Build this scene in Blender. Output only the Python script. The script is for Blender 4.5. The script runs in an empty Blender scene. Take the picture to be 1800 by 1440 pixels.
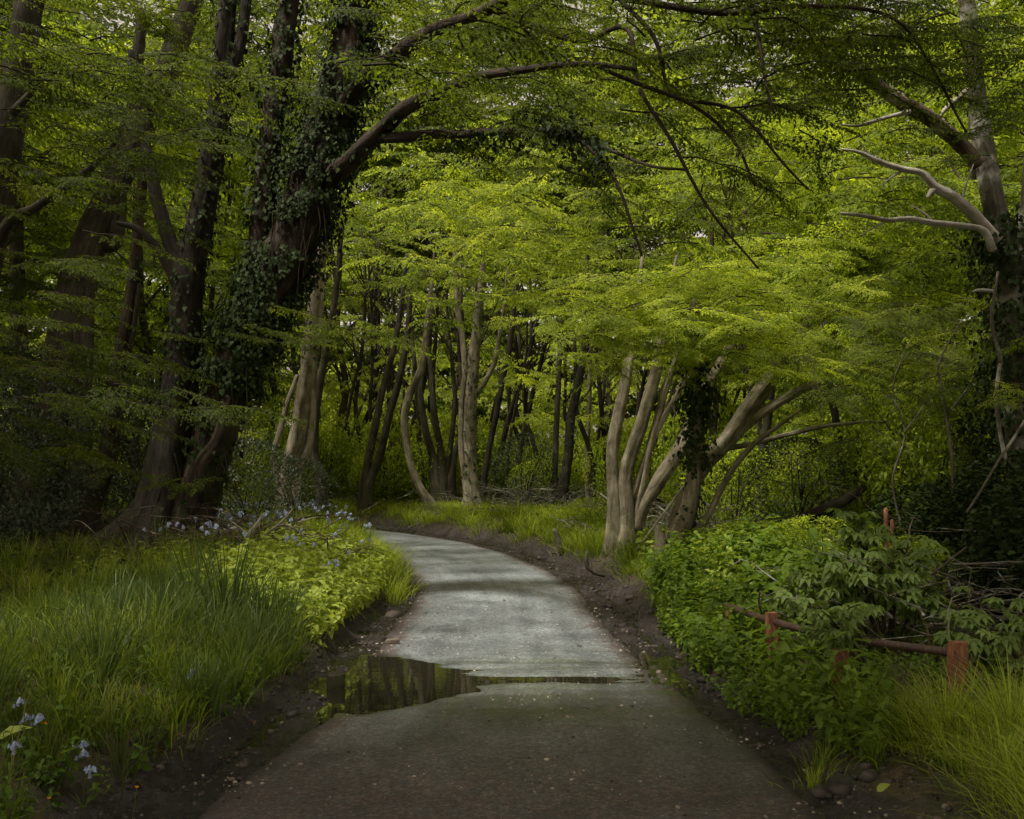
import bpy, math
import numpy as np

S = bpy.context.scene
C = S.collection
PI = math.pi
rng = np.random.default_rng(11)
U = rng.uniform
N = rng.normal

# ------------------------------------------------------------------ camera mapping
F = 1800.0; H = 1.9; TH = math.atan(90 / 1800.0); cT, sT = math.cos(TH), math.sin(TH)
def at(px, py, Y):
    """world point seen at photo pixel (px,py) at distance Y down the lane"""
    u = (px - 900) / F; v = (720 - py) / F
    t = Y / (cT - v * sT)
    return np.array([u * t, Y, H + t * (sT + v * cT)])

# ------------------------------------------------------------------ mesh building
class MB:
    def __init__(s):
        s.V = []; s.T = []; s.Q = []; s.tm = []; s.qm = []; s.t = []; s.b = []; s.n = 0
    def add(s, V, T=None, Q=None, tint=0.5, mat=0, bc=None):
        V = np.asarray(V, dtype=np.float32).reshape(-1, 3); k = len(V)
        s.V.append(V)
        if T is not None and len(T):
            T = np.asarray(T, dtype=np.int64).reshape(-1, 3); s.T.append(T + s.n); s.tm.append(np.full(len(T), mat) if np.isscalar(mat) else mat)
        if Q is not None and len(Q):
            Q = np.asarray(Q, dtype=np.int64).reshape(-1, 4); s.Q.append(Q + s.n); s.qm.append(np.full(len(Q), mat) if np.isscalar(mat) else mat)
        s.t.append(np.broadcast_to(np.asarray(tint, dtype=np.float32), (k,)))
        s.b.append(V if bc is None else np.asarray(bc, dtype=np.float32))
        s.n += k
    def mesh(s, name, mats, smooth=True):
        V = np.concatenate(s.V)
        T = np.concatenate(s.T) if s.T else np.zeros((0, 3), int)
        Q = np.concatenate(s.Q) if s.Q else np.zeros((0, 4), int)
        mi = np.concatenate(([*s.tm] if s.T else []) + ([*s.qm] if s.Q else [])).astype(np.int32)
        loops = np.concatenate([T.ravel(), Q.ravel()]).astype(np.int32)
        starts = np.concatenate([np.arange(len(T)) * 3, len(T) * 3 + np.arange(len(Q)) * 4]).astype(np.int32)
        me = bpy.data.meshes.new(name)
        me.vertices.add(len(V)); me.vertices.foreach_set("co", V.ravel())
        me.loops.add(len(loops)); me.loops.foreach_set("vertex_index", loops)
        me.polygons.add(len(starts)); me.polygons.foreach_set("loop_start", starts)
        me.polygons.foreach_set("material_index", mi)
        me.polygons.foreach_set("use_smooth", np.full(len(starts), smooth))
        a = me.attributes.new("tint", "FLOAT", "POINT"); a.data.foreach_set("value", np.concatenate(s.t).astype(np.float32))
        a = me.attributes.new("bc", "FLOAT_VECTOR", "POINT"); a.data.foreach_set("vector", np.concatenate(s.b).astype(np.float32).ravel())
        for m in mats: me.materials.append(m)
        me.update(calc_edges=True)
        return me
    def build(s, name, mats, parent=None, smooth=True):
        o = bpy.data.objects.new(name, s.mesh(name, mats if isinstance(mats, list) else [mats], smooth))
        C.objects.link(o)
        if parent is not None: o.parent = parent
        return o

def tag(o, label=None, cat=None, group=None, kind=None):
    if label: o["label"] = label
    if cat: o["category"] = cat
    if group: o["group"] = group
    if kind: o["kind"] = kind
    return o
def thing(name, label, cat, group=None, loc=(0, 0, 0)):
    o = bpy.data.objects.new(name, None); o.location = loc; C.objects.link(o)
    return tag(o, label, cat, group)

def nrm(a): return a / (np.linalg.norm(a, axis=-1, keepdims=True) + 1e-9)
def spline(P, M):
    """Catmull-Rom resample of control rows (any width) to M rows"""
    P = np.asarray(P, float); k = len(P)
    if k == 2: return P[0] + (P[1] - P[0]) * np.linspace(0, 1, M)[:, None]
    E = np.vstack([2 * P[0] - P[1], P, 2 * P[-1] - P[-2]])
    t = np.linspace(0, k - 1 - 1e-6, M); i = t.astype(int); f = (t - i)[:, None]
    a, b, c, d = E[i], E[i + 1], E[i + 2], E[i + 3]
    return 0.5 * (2 * b + (c - a) * f + (2 * a - 5 * b + 4 * c - d) * f ** 2 + (3 * b - a - 3 * c + d) * f ** 3)
def frames(P):
    Tn = nrm(np.gradient(P, axis=0)); n = np.array([0.0, -1.0, 0.0]) if abs(Tn[0, 1]) < .9 else np.array([1.0, 0, 0])
    Ns = []
    for t in Tn:
        n = n - t * np.dot(n, t); n = n / (np.linalg.norm(n) + 1e-9); Ns.append(n)
    Ns = np.array(Ns); return Tn, Ns, np.cross(Tn, Ns)
def tube(mb, P, R, seg=10, M=None, flute=0.0, lobes=3, flare=0.0, flare_h=.5, rough=0.0, mat=0, tint=.5, wob=0.0, seed=0):
    P = np.asarray(P, float); R = np.asarray(R, float)
    if np.ndim(R) == 0: R = np.full(len(P), float(R))
    L = np.linalg.norm(np.diff(P, axis=0), axis=1).sum()
    if M is None: M = max(4, int(L / .09))
    X = spline(np.column_stack([P, R]), M); P = X[:, :3]; R = np.maximum(X[:, 3], .0015)
    r = np.random.default_rng(seed + 5)
    s = np.concatenate([[0], np.cumsum(np.linalg.norm(np.diff(P, axis=0), axis=1))])
    if wob:
        for k in range(3):
            P[:, k] += wob * (np.sin(s * r.uniform(1.2, 3) + r.uniform(0, 6)) + .5 * np.sin(s * r.uniform(4, 7) + r.uniform(0, 6))) * np.minimum(1, s / .5)
    Tn, A, B = frames(P)
    th = np.linspace(0, 2 * PI, seg, endpoint=False)[None, :]; ss = s[:, None]
    disp = np.zeros((M, seg))
    if flute:
        tw = r.uniform(-.35, .35)
        disp += flute * np.sin(lobes * th + r.uniform(0, 6) + tw * ss) + flute * .6 * np.sin((lobes + 2) * th + r.uniform(0, 6) - tw * 1.7 * ss + .6 * np.sin(ss * 1.3))
        disp += flute * .35 * np.sin((2 * lobes + 5) * th + r.uniform(0, 6) + 1.1 * np.sin(ss * .9 + 1))
    if flare:
        fl = np.exp(-ss / flare_h)
        disp += flare * fl * (1 + .55 * np.sin(lobes * th + r.uniform(0, 6)) + .3 * np.sin((lobes + 3) * th + r.uniform(0, 6)))
    if flute:                                                    # burrs, knots and swellings
        for _ in range(max(2, int(M * .12))):
            ks, kt = r.uniform(0, s[-1]), r.uniform(0, 2 * PI); dth = np.angle(np.exp(1j * (th - kt))); w1 = r.uniform(.05, .16)
            disp += r.uniform(-.10, .22) * np.exp(-((ss - ks) / w1) ** 2 - (dth / r.uniform(.3, .7)) ** 2)
    if rough: disp += rough * 1.4 * r.normal(size=(M, seg))
    rr = R[:, None] * (1 + disp)
    V = P[:, None, :] + rr[..., None] * (np.cos(th)[..., None] * A[:, None, :] + np.sin(th)[..., None] * B[:, None, :])
    bc = np.stack([np.broadcast_to(np.cos(th), (M, seg)) * R[:, None], np.broadcast_to(np.sin(th), (M, seg)) * R[:, None], np.broadcast_to(ss, (M, seg))], -1) + seed % 17
    i = np.arange(M - 1)[:, None] * seg; j = np.arange(seg)[None, :]; j2 = (j + 1) % seg
    Q = np.stack([i + j, i + j2, i + seg + j2, i + seg + j], -1).reshape(-1, 4)
    V = V.reshape(-1, 3); bc = bc.reshape(-1, 3)
    V = np.vstack([V, P[-1] + Tn[-1] * R[-1] * .8, P[0] - Tn[0] * .02]); bc = np.vstack([bc, bc[-1], bc[0]])
    e = (M - 1) * seg; nv = len(V); jj = np.arange(seg)
    T = np.vstack([np.stack([e + jj, e + (jj + 1) % seg, np.full(seg, nv - 2)], -1), np.stack([(jj + 1) % seg, jj, np.full(seg, nv - 1)], -1)])
    mb.add(V, T, Q, tint=tint, mat=mat, bc=bc)
    return P, R

# ------------------------------------------------------------------ stamping
class Tpl:
    """a template: vertices, triangles, tint per vertex, material per triangle"""
    def __init__(s, V, T, t, m): s.V = np.asarray(V, float); s.T = np.asarray(T, int); s.t = np.asarray(t, float); s.m = np.asarray(m, int)
def stamp(tpl, pos, R, sc, dt):
    """n copies; pos (n,3) R (n,3,3) columns=axes, sc (n,), dt (n,) added to tint"""
    n = len(pos); k = len(tpl.V)
    V = np.einsum('nij,kj->nki', R, tpl.V) * np.asarray(sc)[:, None, None] + pos[:, None, :]
    T = (tpl.T[None] + (np.arange(n) * k)[:, None, None]).reshape(-1, 3)
    t = (tpl.t[None] + np.asarray(dt)[:, None]).ravel()
    return Tpl(V.reshape(-1, 3), T, t, np.tile(tpl.m, n))
def merge(L):
    o = 0; V = []; T = []; t = []; m = []
    for a in L:
        V.append(a.V); T.append(a.T + o); t.append(a.t); m.append(a.m); o += len(a.V)
    return Tpl(np.concatenate(V), np.concatenate(T), np.concatenate(t), np.concatenate(m))
def put(mb, tpl, mat=0): mb.add(tpl.V, T=tpl.T, tint=tpl.t, mat=tpl.m + mat)
def basis(fwd, up):
    """rotation with local +Y -> fwd, +Z ~ up"""
    f = nrm(fwd); x = nrm(np.cross(f, up)); z = np.cross(x, f)
    return np.stack([x, f, z], -1)

def leaf4(L=1., w=.55, droop=.15, fold=.12):
    return Tpl([(0, 0, 0), (-w / 2, .42 * L, fold * w), (0, L, -droop * L), (w / 2, .42 * L, fold * w)], [(0, 2, 1), (0, 3, 2)], [0] * 4, [0, 0])
def leaf8(L=1., w=.6, droop=.25, fold=.2, heart=.0):
    V = [(0, 0, 0), (-w * .42, .18 * L - heart * L, fold * w * .6), (-w / 2, .45 * L, fold * w), (-w * .3, .75 * L, fold * w * .4 - droop * .4 * L), (0, L, -droop * L),
         (w * .3, .75 * L, fold * w * .4 - droop * .4 * L), (w / 2, .45 * L, fold * w), (w * .42, .18 * L - heart * L, fold * w * .6), (0, .5 * L, -.05 * L)]
    T = [(0, 8, 1), (1, 8, 2), (2, 8, 3), (3, 8, 4), (4, 8, 5), (5, 8, 6), (6, 8, 7), (7, 8, 0)]
    return Tpl(V, T, [0] * 9, [0] * 8)
def strip(P, w, tint=0., mat=1):
    """thin 3-sided twig through P"""
    P = np.asarray(P, float); k = len(P); V = []; w = np.broadcast_to(w, (k,))
    for i in range(k):
        for a in (0, 2.1, 4.2): V.append(P[i] + w[i] * np.array([math.cos(a), 0, math.sin(a)]))
    T = []
    for i in range(k - 1):
        for j in range(3):
            a, b = i * 3 + j, i * 3 + (j + 1) % 3
            T += [(a, b, b + 3), (a, b + 3, a + 3)]
    return Tpl(V, T, [tint] * len(V), [mat] * len(T))

def make_spray(r, L, n, leafL, side=True, droop=.3, wid=.55):
    """hornbeam spray: leaves two-ranked along a drooping twig lying in a near-horizontal plane"""
    pos = []; fw = []; up = []; sc = []
    lf = leaf4(1, wid)
    def rank(o, d, length, n):
        d = d / np.linalg.norm(d)
        for i in range(n):
            t = (i + .6) / n
            p = o + d * length * t + np.array([0, 0, -droop * length * t * t])
            sd = 1 if i % 2 else -1
            perp = np.array([d[1], -d[0], 0.]) * sd
            f = d * (.62 + .5 * t) + perp * (.85 - .5 * t) + np.array([0, 0, -.25 - .3 * t + r.normal() * .22])
            pos.append(p); fw.append(f); up.append(np.array([r.normal() * .35, r.normal() * .35, 1.])); sc.append(leafL * (r.uniform(.75, 1.15)) * (1 - .25 * t))
        return [o, o + d * length * .5 + np.array([0, 0, -droop * length * .25]), o + d * length + np.array([0, 0, -droop * length])]
    parts = []
    ax = rank(np.zeros(3), np.array([0, 1., 0.]), L, n)
    parts.append(strip(ax, [leafL * .03, leafL * .022, leafL * .01]))
    if side:
        k = max(2, n // 3)
        for i in range(k):
            t = .1 + .65 * i / k; sd = 1 if i % 2 else -1
            o = np.array([0, L * t, -droop * L * t * t]); d = np.array([sd * .75, .8, r.normal() * .1])
            rank(o, d, L * (.62 - .4 * t), max(3, int(n * (.6 - .35 * t))))
    pos = np.array(pos); R = basis(np.array(fw), np.array(up))
    parts.append(stamp(lf, pos, R, np.array(sc), r.normal(0, .10, len(pos))))
    return merge(parts)
def make_bough(r, L, k, sprays, spL, droop=.16, rise=.08):
    """a flat tier: sprays fanned either side of a curved branch"""
    parts = []; ax = []
    for i in range(7):
        t = i / 6; ax.append(np.array([.08 * L * math.sin(t * 5 + r.uniform(-.4, .4)), L * t, rise * L * t - (droop + rise) * L * t * t + r.normal() * .012 * L]))
    ax = np.array(ax); fine = spline(ax, 40)
    parts.append(strip(spline(ax, 8), np.linspace(.012, .003, 8) * L * .8))
    for i in range(k):
        t = .12 + .88 * (i + r.uniform(-.2, .2)) / k; t = min(max(t, .05), 1)
        p = fine[int(t * 39)]; sd = 1 if i % 2 else -1
        a = (1.0 - .75 * t) * sd + r.normal() * .2
        f = np.array([[math.sin(a), math.cos(a), -.06 - .16 * t + r.normal() * .10]])
        u = np.array([[r.normal() * .18, r.normal() * .18, 1.]])
        parts.append(stamp(sprays[r.integers(len(sprays))], p[None], basis(f, u), np.array([spL * (1.15 - .5 * t) * r.uniform(.8, 1.15)]), np.array([r.normal() * .06])))
    return merge(parts)

# near: leaf about 6 cm; mid: 8 cm; far: 13 cm; top: overhead, never close to the lens
spN = [make_spray(rng, 1., 9, .18, True, .18, .6) for _ in range(5)]
bN = [make_bough(rng, 1.5, 15, spN, .42) for _ in range(6)]
spM = [make_spray(rng, 1., 8, .23, True, .18, .6) for _ in range(4)]
bM = [make_bough(rng, 1.7, 12, spM, .5) for _ in range(5)]
spF = [make_spray(rng, 1., 6, .27, False, wid=.65) for _ in range(4)]
bF = [make_bough(rng, 2.2, 12, spF, .75) for _ in range(5)]
BO = {'N': bN, 'M': bM, 'F': bF}

def rot_random_fan(n, fwd, spread, tilt):
    f = np.asarray(fwd, float); f = np.broadcast_to(f, (n, 3)).copy()
    a = N(0, spread, n); c, s = np.cos(a), np.sin(a)
    f = np.stack([f[:, 0] * c - f[:, 1] * s, f[:, 0] * s + f[:, 1] * c, f[:, 2] + N(0, .07, n)], -1)
    up = np.stack([N(0, tilt, n), N(0, tilt, n), np.ones(n)], -1)
    return basis(f, up)
def boughs(mb, pos, fwd, lod='N', sc=1., spread=.9, tilt=.15, dt=0., scv=.25, mat=0):
    pos = np.asarray(pos, float); n = len(pos); R = rot_random_fan(n, fwd, spread, tilt)
    v = rng.integers(len(BO[lod]), size=n); s = sc * U(1 - scv, 1 + scv, n); d = dt + N(0, .12, n)
    for k, b in enumerate(BO[lod]):
        m = v == k
        if m.any():
            q = pos[m] - R[m][:, :, 1] * (s[m] * .7)[:, None]     # centre the bough on the point
            put(mb, stamp(b, q, R[m], s[m], d[m]), mat)
ELEV, AZ = 66., 235.      # where the sun stands: compass from +Y clockwise
SUNV = np.array([math.sin(math.radians(AZ)), math.cos(math.radians(AZ))]) / math.tan(math.radians(ELEV))
OPEN = [(.6, 11.9, 2.6, 3.0, .95), (.2, 9.3, 1.7, 1.3, .65), (-2.3, 12.0, 1.5, 2.0, .97), (2.4, 10.4, 1.2, 1.8, .6), (-.6, 17.5, 3.2, 4.5, .92), (-2.6, 14.4, 2.1, 3.4, 1.), (-3.4, 19, 2.2, 3.5, .9), (3.2, 12.9, 2.1, 2.2, 1.), (3.0, 5.7, .9, 1.1, .9), (-2.8, 8.4, 1.2, 1.5, .55), (4.2, 18, 2, 2.5, .75), (-2.5, 23.5, 3.5, 3, .85), (-2, 28, 5, 3, .6), (-3.6, 22, 1.8, 1.8, .95), (1.7, 22.6, 2.2, 2.2, .85), (3.3, 18.3, 1.8, 1.5, .9), (3.5, 9.4, 1.4, 1.4, .95), (5.6, 14.5, 2.6, 4, .85), (1.0, 25, 3, 3, .7), (-2.6, 7.8, 1.5, 2.0, .6)]
def gap(pos, k=1.):
    """open the leaf roof where sunlight falls through on to the lane and verges"""
    g = pos[:, :2] - SUNV[None] * pos[:, 2:3]; keep = np.ones(len(pos), bool)
    for x, y, a, b, p in OPEN:
        r = ((g[:, 0] - x) / a) ** 2 + ((g[:, 1] - y) / b) ** 2
        keep &= ~((r < 1) & (U(0, 1, len(pos)) < p * k))
    return pos[keep]
def tiers(P, h=.6, v=.05, m=5):
    """gather bough positions into flat layers with air between them"""
    P = P.copy(); c = P[rng.integers(len(P), size=max(1, len(P) // m))]; P = c[rng.integers(len(c), size=len(P))] + np.stack([N(0, h, len(P)), N(0, h, len(P)), N(0, v, len(P))], -1); return P
def region(px, py, rx, ry, Y0, Y1, n, ang=0.):
    """n points in an ellipsoid seen round photo pixel (px,py) between Y0 and Y1"""
    out = []
    a = U(0, 2 * PI, n); r = np.sqrt(U(0, 1, n)); Y = U(Y0, Y1, n); c, s = math.cos(ang), math.sin(ang)
    for i in range(n):
        dx, dy = rx * r[i] * math.cos(a[i]), ry * r[i] * math.sin(a[i])
        out.append(at(px + dx * c - dy * s, py + dx * s + dy * c, Y[i]))
    return tiers(np.array(out))
def box(x0, x1, y0, y1, z0, z1, n): return np.stack([U(x0, x1, n), U(y0, y1, n), U(z0, z1, n)], -1)

# ------------------------------------------------------------------ materials
def mat(name):
    m = bpy.data.materials.new(name); m.use_nodes = True; nt = m.node_tree
    for n in list(nt.nodes): nt.nodes.remove(n)
    def nd(t, **k):
        n = nt.nodes.new(t)
        for a, b in k.items():
            if a in n.inputs.keys() if isinstance(a, str) else False: n.inputs[a].default_value = b
            else: setattr(n, a, b)
        return n
    out = nd("ShaderNodeOutputMaterial")
    return m, nt, nd, out
def ramp(nd, stops, interp='LINEAR'):
    r = nd("ShaderNodeValToRGB"); e = r.color_ramp.elements; r.color_ramp.interpolation = interp
    while len(e) < len(stops): e.new(.5)
    for i, (p, c) in enumerate(stops):
        e[i].position = p; e[i].color = (*c, 1) if len(c) == 3 else c
    return r
def noise(nd, nt, vec, scale, detail=4, rough=.55, dist=0.):
    n = nd("ShaderNodeTexNoise"); n.inputs["Scale"].default_value = scale; n.inputs["Detail"].default_value = detail
    n.inputs["Roughness"].default_value = rough; n.inputs["Distortion"].default_value = dist
    if vec is not None: nt.links.new(vec, n.inputs["Vector"])
    return n
def mapping(nd, nt, vec, sc):
    m = nd("ShaderNodeMapping"); m.inputs["Scale"].default_value = sc; nt.links.new(vec, m.inputs["Vector"]); return m.outputs[0]
def mathn(nd, nt, op, a, b=None, clamp=False):
    m = nd("ShaderNodeMath"); m.operation = op; m.use_clamp = clamp
    for i, v in enumerate((a, b)):
        if v is None: continue
        if isinstance(v, (int, float)): m.inputs[i].default_value = v
        else: nt.links.new(v, m.inputs[i])
    return m.outputs[0]
def mixc(nd, nt, fac, a, b, mode='MIX'):
    m = nd("ShaderNodeMix"); m.data_type = 'RGBA'; m.blend_type = mode
    for i, v in ((0, fac), (6, a), (7, b)):
        if isinstance(v, (int, float)): m.inputs[i].default_value = v
        elif isinstance(v, tuple): m.inputs[i].default_value = (*v, 1)
        else: nt.links.new(v, m.inputs[i])
    return m.outputs[2]

def leaf_mat(name, dark, mid, lite, trans=.45, rough=.5, tcol=(1.5, 1.45, .6), spec=.16):
    m, nt, nd, out = mat(name); L = nt.links.new
    a = nd("ShaderNodeAttribute", attribute_name="tint")
    oi = nd("ShaderNodeObjectInfo")
    f = mathn(nd, nt, 'ADD', a.outputs["Fac"], mathn(nd, nt, 'MULTIPLY', mathn(nd, nt, 'SUBTRACT', oi.outputs["Random"], .5), .12))
    r = ramp(nd, [(0.05, dark), (.5, mid), (.95, lite)]); L(f, r.inputs[0])
    p = nd("ShaderNodeBsdfPrincipled"); L(r.outputs[0], p.inputs["Base Color"]); p.inputs["Roughness"].default_value = rough
    p.inputs["Specular IOR Level"].default_value = spec
    t = nd("ShaderNodeBsdfTranslucent"); L(mixc(nd, nt, 1., r.outputs[0], tcol, 'MULTIPLY'), t.inputs[0])
    x = nd("ShaderNodeMixShader"); x.inputs[0].default_value = trans; L(p.outputs[0], x.inputs[1]); L(t.outputs[0], x.inputs[2]); L(x.outputs[0], out.inputs[0])
    return m
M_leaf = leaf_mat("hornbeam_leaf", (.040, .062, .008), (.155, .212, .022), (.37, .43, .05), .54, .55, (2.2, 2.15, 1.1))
M_leafd = leaf_mat("shaded_leaf", (.026, .044, .007), (.070, .100, .012), (.17, .21, .022), .5, .55, (2.0, 1.95, .9))  # darker copy of hornbeam_leaf, the canopy's shade put into its colour
M_ivy = leaf_mat("ivy_leaf", (.012, .024, .007), (.027, .044, .012), (.052, .075, .022), .15, .6, spec=.10)
M_holly = leaf_mat("holly_leaf", (.018, .032, .014), (.038, .060, .026), (.085, .11, .055), .12, .5, spec=.35)
M_nettle = leaf_mat("nettle_leaf", (.035, .07, .012), (.115, .19, .026), (.26, .36, .055), .45, .5)
M_herb = leaf_mat("herb_leaf", (.08, .13, .014), (.25, .33, .04), (.46, .54, .12), .4, .5)
M_shrub = leaf_mat("shrub_leaf", (.07, .105, .028), (.15, .215, .055), (.26, .34, .10), .45, .5)
M_grass = leaf_mat("grass_blade", (.04, .066, .008), (.14, .20, .020), (.38, .46, .06), .4, .45)
M_sedge = leaf_mat("sedge_blade", (.035, .065, .022), (.070, .115, .034), (.14, .19, .06), .35, .4)
M_petal = leaf_mat("bluebell_petal", (.28, .33, .55), (.46, .52, .74), (.68, .74, .90), .35, .5, tcol=(1, 1, 1))
M_yellow = leaf_mat("buttercup_petal", (.7, .25, .01), (.8, .32, .01), (.9, .45, .02), .3, .4, tcol=(1, 1, .5))
M_dead = leaf_mat("dead_leaf", (.035, .022, .012), (.085, .055, .028), (.16, .11, .06), .15, .6)

M_straw = leaf_mat("dry_stalk", (.10, .08, .03), (.22, .18, .08), (.38, .33, .17), .25, .6)
def bark_mat(name, c0, c1, c2, bump=.5, sc=1., green=.3, pale=(.40, .40, .32), palef=0.):
    m, nt, nd, out = mat(name); L = nt.links.new
    a = nd("ShaderNodeAttribute", attribute_name="bc"); v = a.outputs["Vector"]
    n1 = noise(nd, nt, mapping(nd, nt, v, (11 * sc, 11 * sc, 1.9 * sc)), 1.4, 8, .68, 1.0)
    n2 = noise(nd, nt, mapping(nd, nt, v, (52 * sc, 52 * sc, 12 * sc)), 1., 5, .65)
    n3 = noise(nd, nt, v, 2.2, 5, .6)
    r = ramp(nd, [(.32, c0), (.52, c1), (.7, c2)]); L(n1.outputs[0], r.inputs[0])
    col = mixc(nd, nt, mathn(nd, nt, 'MULTIPLY', n2.outputs[0], .55), r.outputs[0], tuple(x * .35 for x in c1), 'MIX')
    rd = ramp(nd, [(.40, (.38, .36, .30)), (.58, (1., 1., 1.))]); L(n3.outputs[0], rd.inputs[0]); col = mixc(nd, nt, .8, col, rd.outputs[0], 'MULTIPLY')
    if palef:
        rp = ramp(nd, [(.52, (0, 0, 0)), (.62, (1, 1, 1))]); L(n3.outputs[0], rp.inputs[0])
        col = mixc(nd, nt, mathn(nd, nt, 'MULTIPLY', rp.outputs[0], palef), col, pale)
    g = nd("ShaderNodeNewGeometry"); sx = nd("ShaderNodeSeparateXYZ"); L(g.outputs["Position"], sx.inputs[0])
    ng = noise(nd, nt, v, 5., 5, .65)
    low = mathn(nd, nt, 'SUBTRACT', 1.15, mathn(nd, nt, 'MULTIPLY', sx.outputs[2], .22), True)
    mg = mathn(nd, nt, 'MULTIPLY', mathn(nd, nt, 'GREATER_THAN', ng.outputs[0], .55), mathn(nd, nt, 'MULTIPLY', low, green))
    col = mixc(nd, nt, mg, col, (.05, .07, .015))
    p = nd("ShaderNodeBsdfPrincipled"); L(col, p.inputs["Base Color"]); p.inputs["Roughness"].default_value = .85; p.inputs["Specular IOR Level"].default_value = .25
    hsum = mathn(nd, nt, 'ADD', n1.outputs[0], mathn(nd, nt, 'MULTIPLY', n2.outputs[0], .35))
    b = nd("ShaderNodeBump"); b.inputs["Strength"].default_value = bump; b.inputs["Distance"].default_value = .03; L(hsum, b.inputs["Height"]); L(b.outputs[0], p.inputs["Normal"])
    L(p.outputs[0], out.inputs[0]); return m
K_dark = bark_mat("dark_furrowed_bark", (.014, .012, .009), (.045, .037, .028), (.085, .07, .052), .9, .8)
K_red = bark_mat("reddish_twisted_bark", (.018, .013, .009), (.062, .045, .031), (.12, .092, .066), 1., .7)
K_pale = bark_mat("pale_smooth_bark", (.10, .085, .06), (.32, .28, .20), (.54, .49, .38), .9, .7, .35)
K_grey = bark_mat("grey_green_bark", (.032, .028, .020), (.085, .073, .050), (.155, .135, .095), .8, .8, .5)
K_dead = bark_mat("bleached_dead_wood", (.32, .29, .25), (.60, .56, .50), (.82, .79, .73), .6, 1.2, .05)
K_lich = bark_mat("lichen_covered_bark", (.09, .08, .06), (.20, .18, .145), (.33, .31, .26), .7, .8, .1, (.6, .6, .52), .55)
K_twig = bark_mat("twig_bark", (.03, .022, .015), (.06, .045, .03), (.10, .08, .055), .3, 1., .1)
K_peel = bark_mat("peeling_brown_bark", (.05, .034, .025), (.15, .105, .075), (.30, .24, .18), .8, .7, .1, (.5, .44, .36), .6)

# ------------------------------------------------------------------ lane layout
CL = np.array([(.12, -30), (.10, -8), (.06, 2), (-.02, 5.4), (.06, 7), (-.02, 9.2), (-.14, 11.8), (-.20, 14.9), (-.62, 18), (-1.55, 21.8), (-3.1, 25.4), (-5.6, 28.6), (-9.0, 30.9), (-13.5, 32.3), (-20, 33), (-34, 33)], float)
CF = spline(CL, 600)
HW = 1.22
def hwf(y): return np.interp(y, [3, 5.4, 7, 9.2, 11.8, 16], [1.92, 1.82, 1.64, 1.46, 1.30, 1.26])
def road_sd(x, y):
    """signed distance from the centre line: + to the right of travel"""
    x = np.asarray(x, float).ravel(); y = np.asarray(y, float).ravel(); out = np.empty(len(x)); par = np.empty(len(x))
    tn = nrm(np.gradient(CF, axis=0))
    for i in range(0, len(x), 20000):
        dx = x[i:i + 20000, None] - CF[None, :, 0]; dy = y[i:i + 20000, None] - CF[None, :, 1]
        k = (dx * dx + dy * dy).argmin(1); j = np.arange(len(k))
        d = np.hypot(dx[j, k], dy[j, k]); sg = np.sign(dx[j, k] * tn[k, 1] - dy[j, k] * tn[k, 0]); sg[sg == 0] = 1
        out[i:i + 20000] = d * sg; par[i:i + 20000] = k
    return out, par
class VN:
    """value noise in numpy"""
    def __init__(s, seed): s.g = np.random.default_rng(seed).uniform(-1, 1, (256, 256))
    def one(s, x, y):
        xi = np.floor(x).astype(int); yi = np.floor(y).astype(int); fx = x - xi; fy = y - yi
        fx = fx * fx * (3 - 2 * fx); fy = fy * fy * (3 - 2 * fy); g = s.g
        a = g[xi & 255, yi & 255]; b = g[(xi + 1) & 255, yi & 255]; c = g[xi & 255, (yi + 1) & 255]; d = g[(xi + 1) & 255, (yi + 1) & 255]
        return (a * (1 - fx) + b * fx) * (1 - fy) + (c * (1 - fx) + d * fx) * fy
    def __call__(s, x, y, f=1., o=4, rough=.5):
        r = 0; a = 1; 
        for k in range(o): r = r + a * s.one(x * f + 17.3 * k, y * f + 9.1 * k); f *= 2.03; a *= rough
        return r
vn = VN(3); vn2 = VN(8)
def sstep(a, b, x): t = np.clip((x - a) / (b - a), 0, 1); return t * t * (3 - 2 * t)
WATER = -.014
def dips(x, y):
    g = lambda cx, cy, sx, sy: np.exp(-(((x - cx) / sx) ** 2 + ((y - cy) / sy) ** 2))
    return .075 * g(-1.15, 9.0, .44, .95) + .032 * g(-.75, 8.85, .50, .62) + .03 * g(1.50, 9.6, .28, .85) + .0165 * g(.45, 9.35, 1.5, .70) + .019 * vn(x * .45 + 7, y * 4.2, 1., 4, .65) * g(.4, 9.35, 1.7, .8)
def surf(x, y):
    """road surface height"""
    d, _ = road_sd(x, y)
    return .012 * (1 - (d / hwf(y)) ** 2).clip(-1.5, 1) - dips(x, y) + .004 * vn(x, y, .8, 3) + .0012 * vn2(x, y, 6., 2), d
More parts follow.
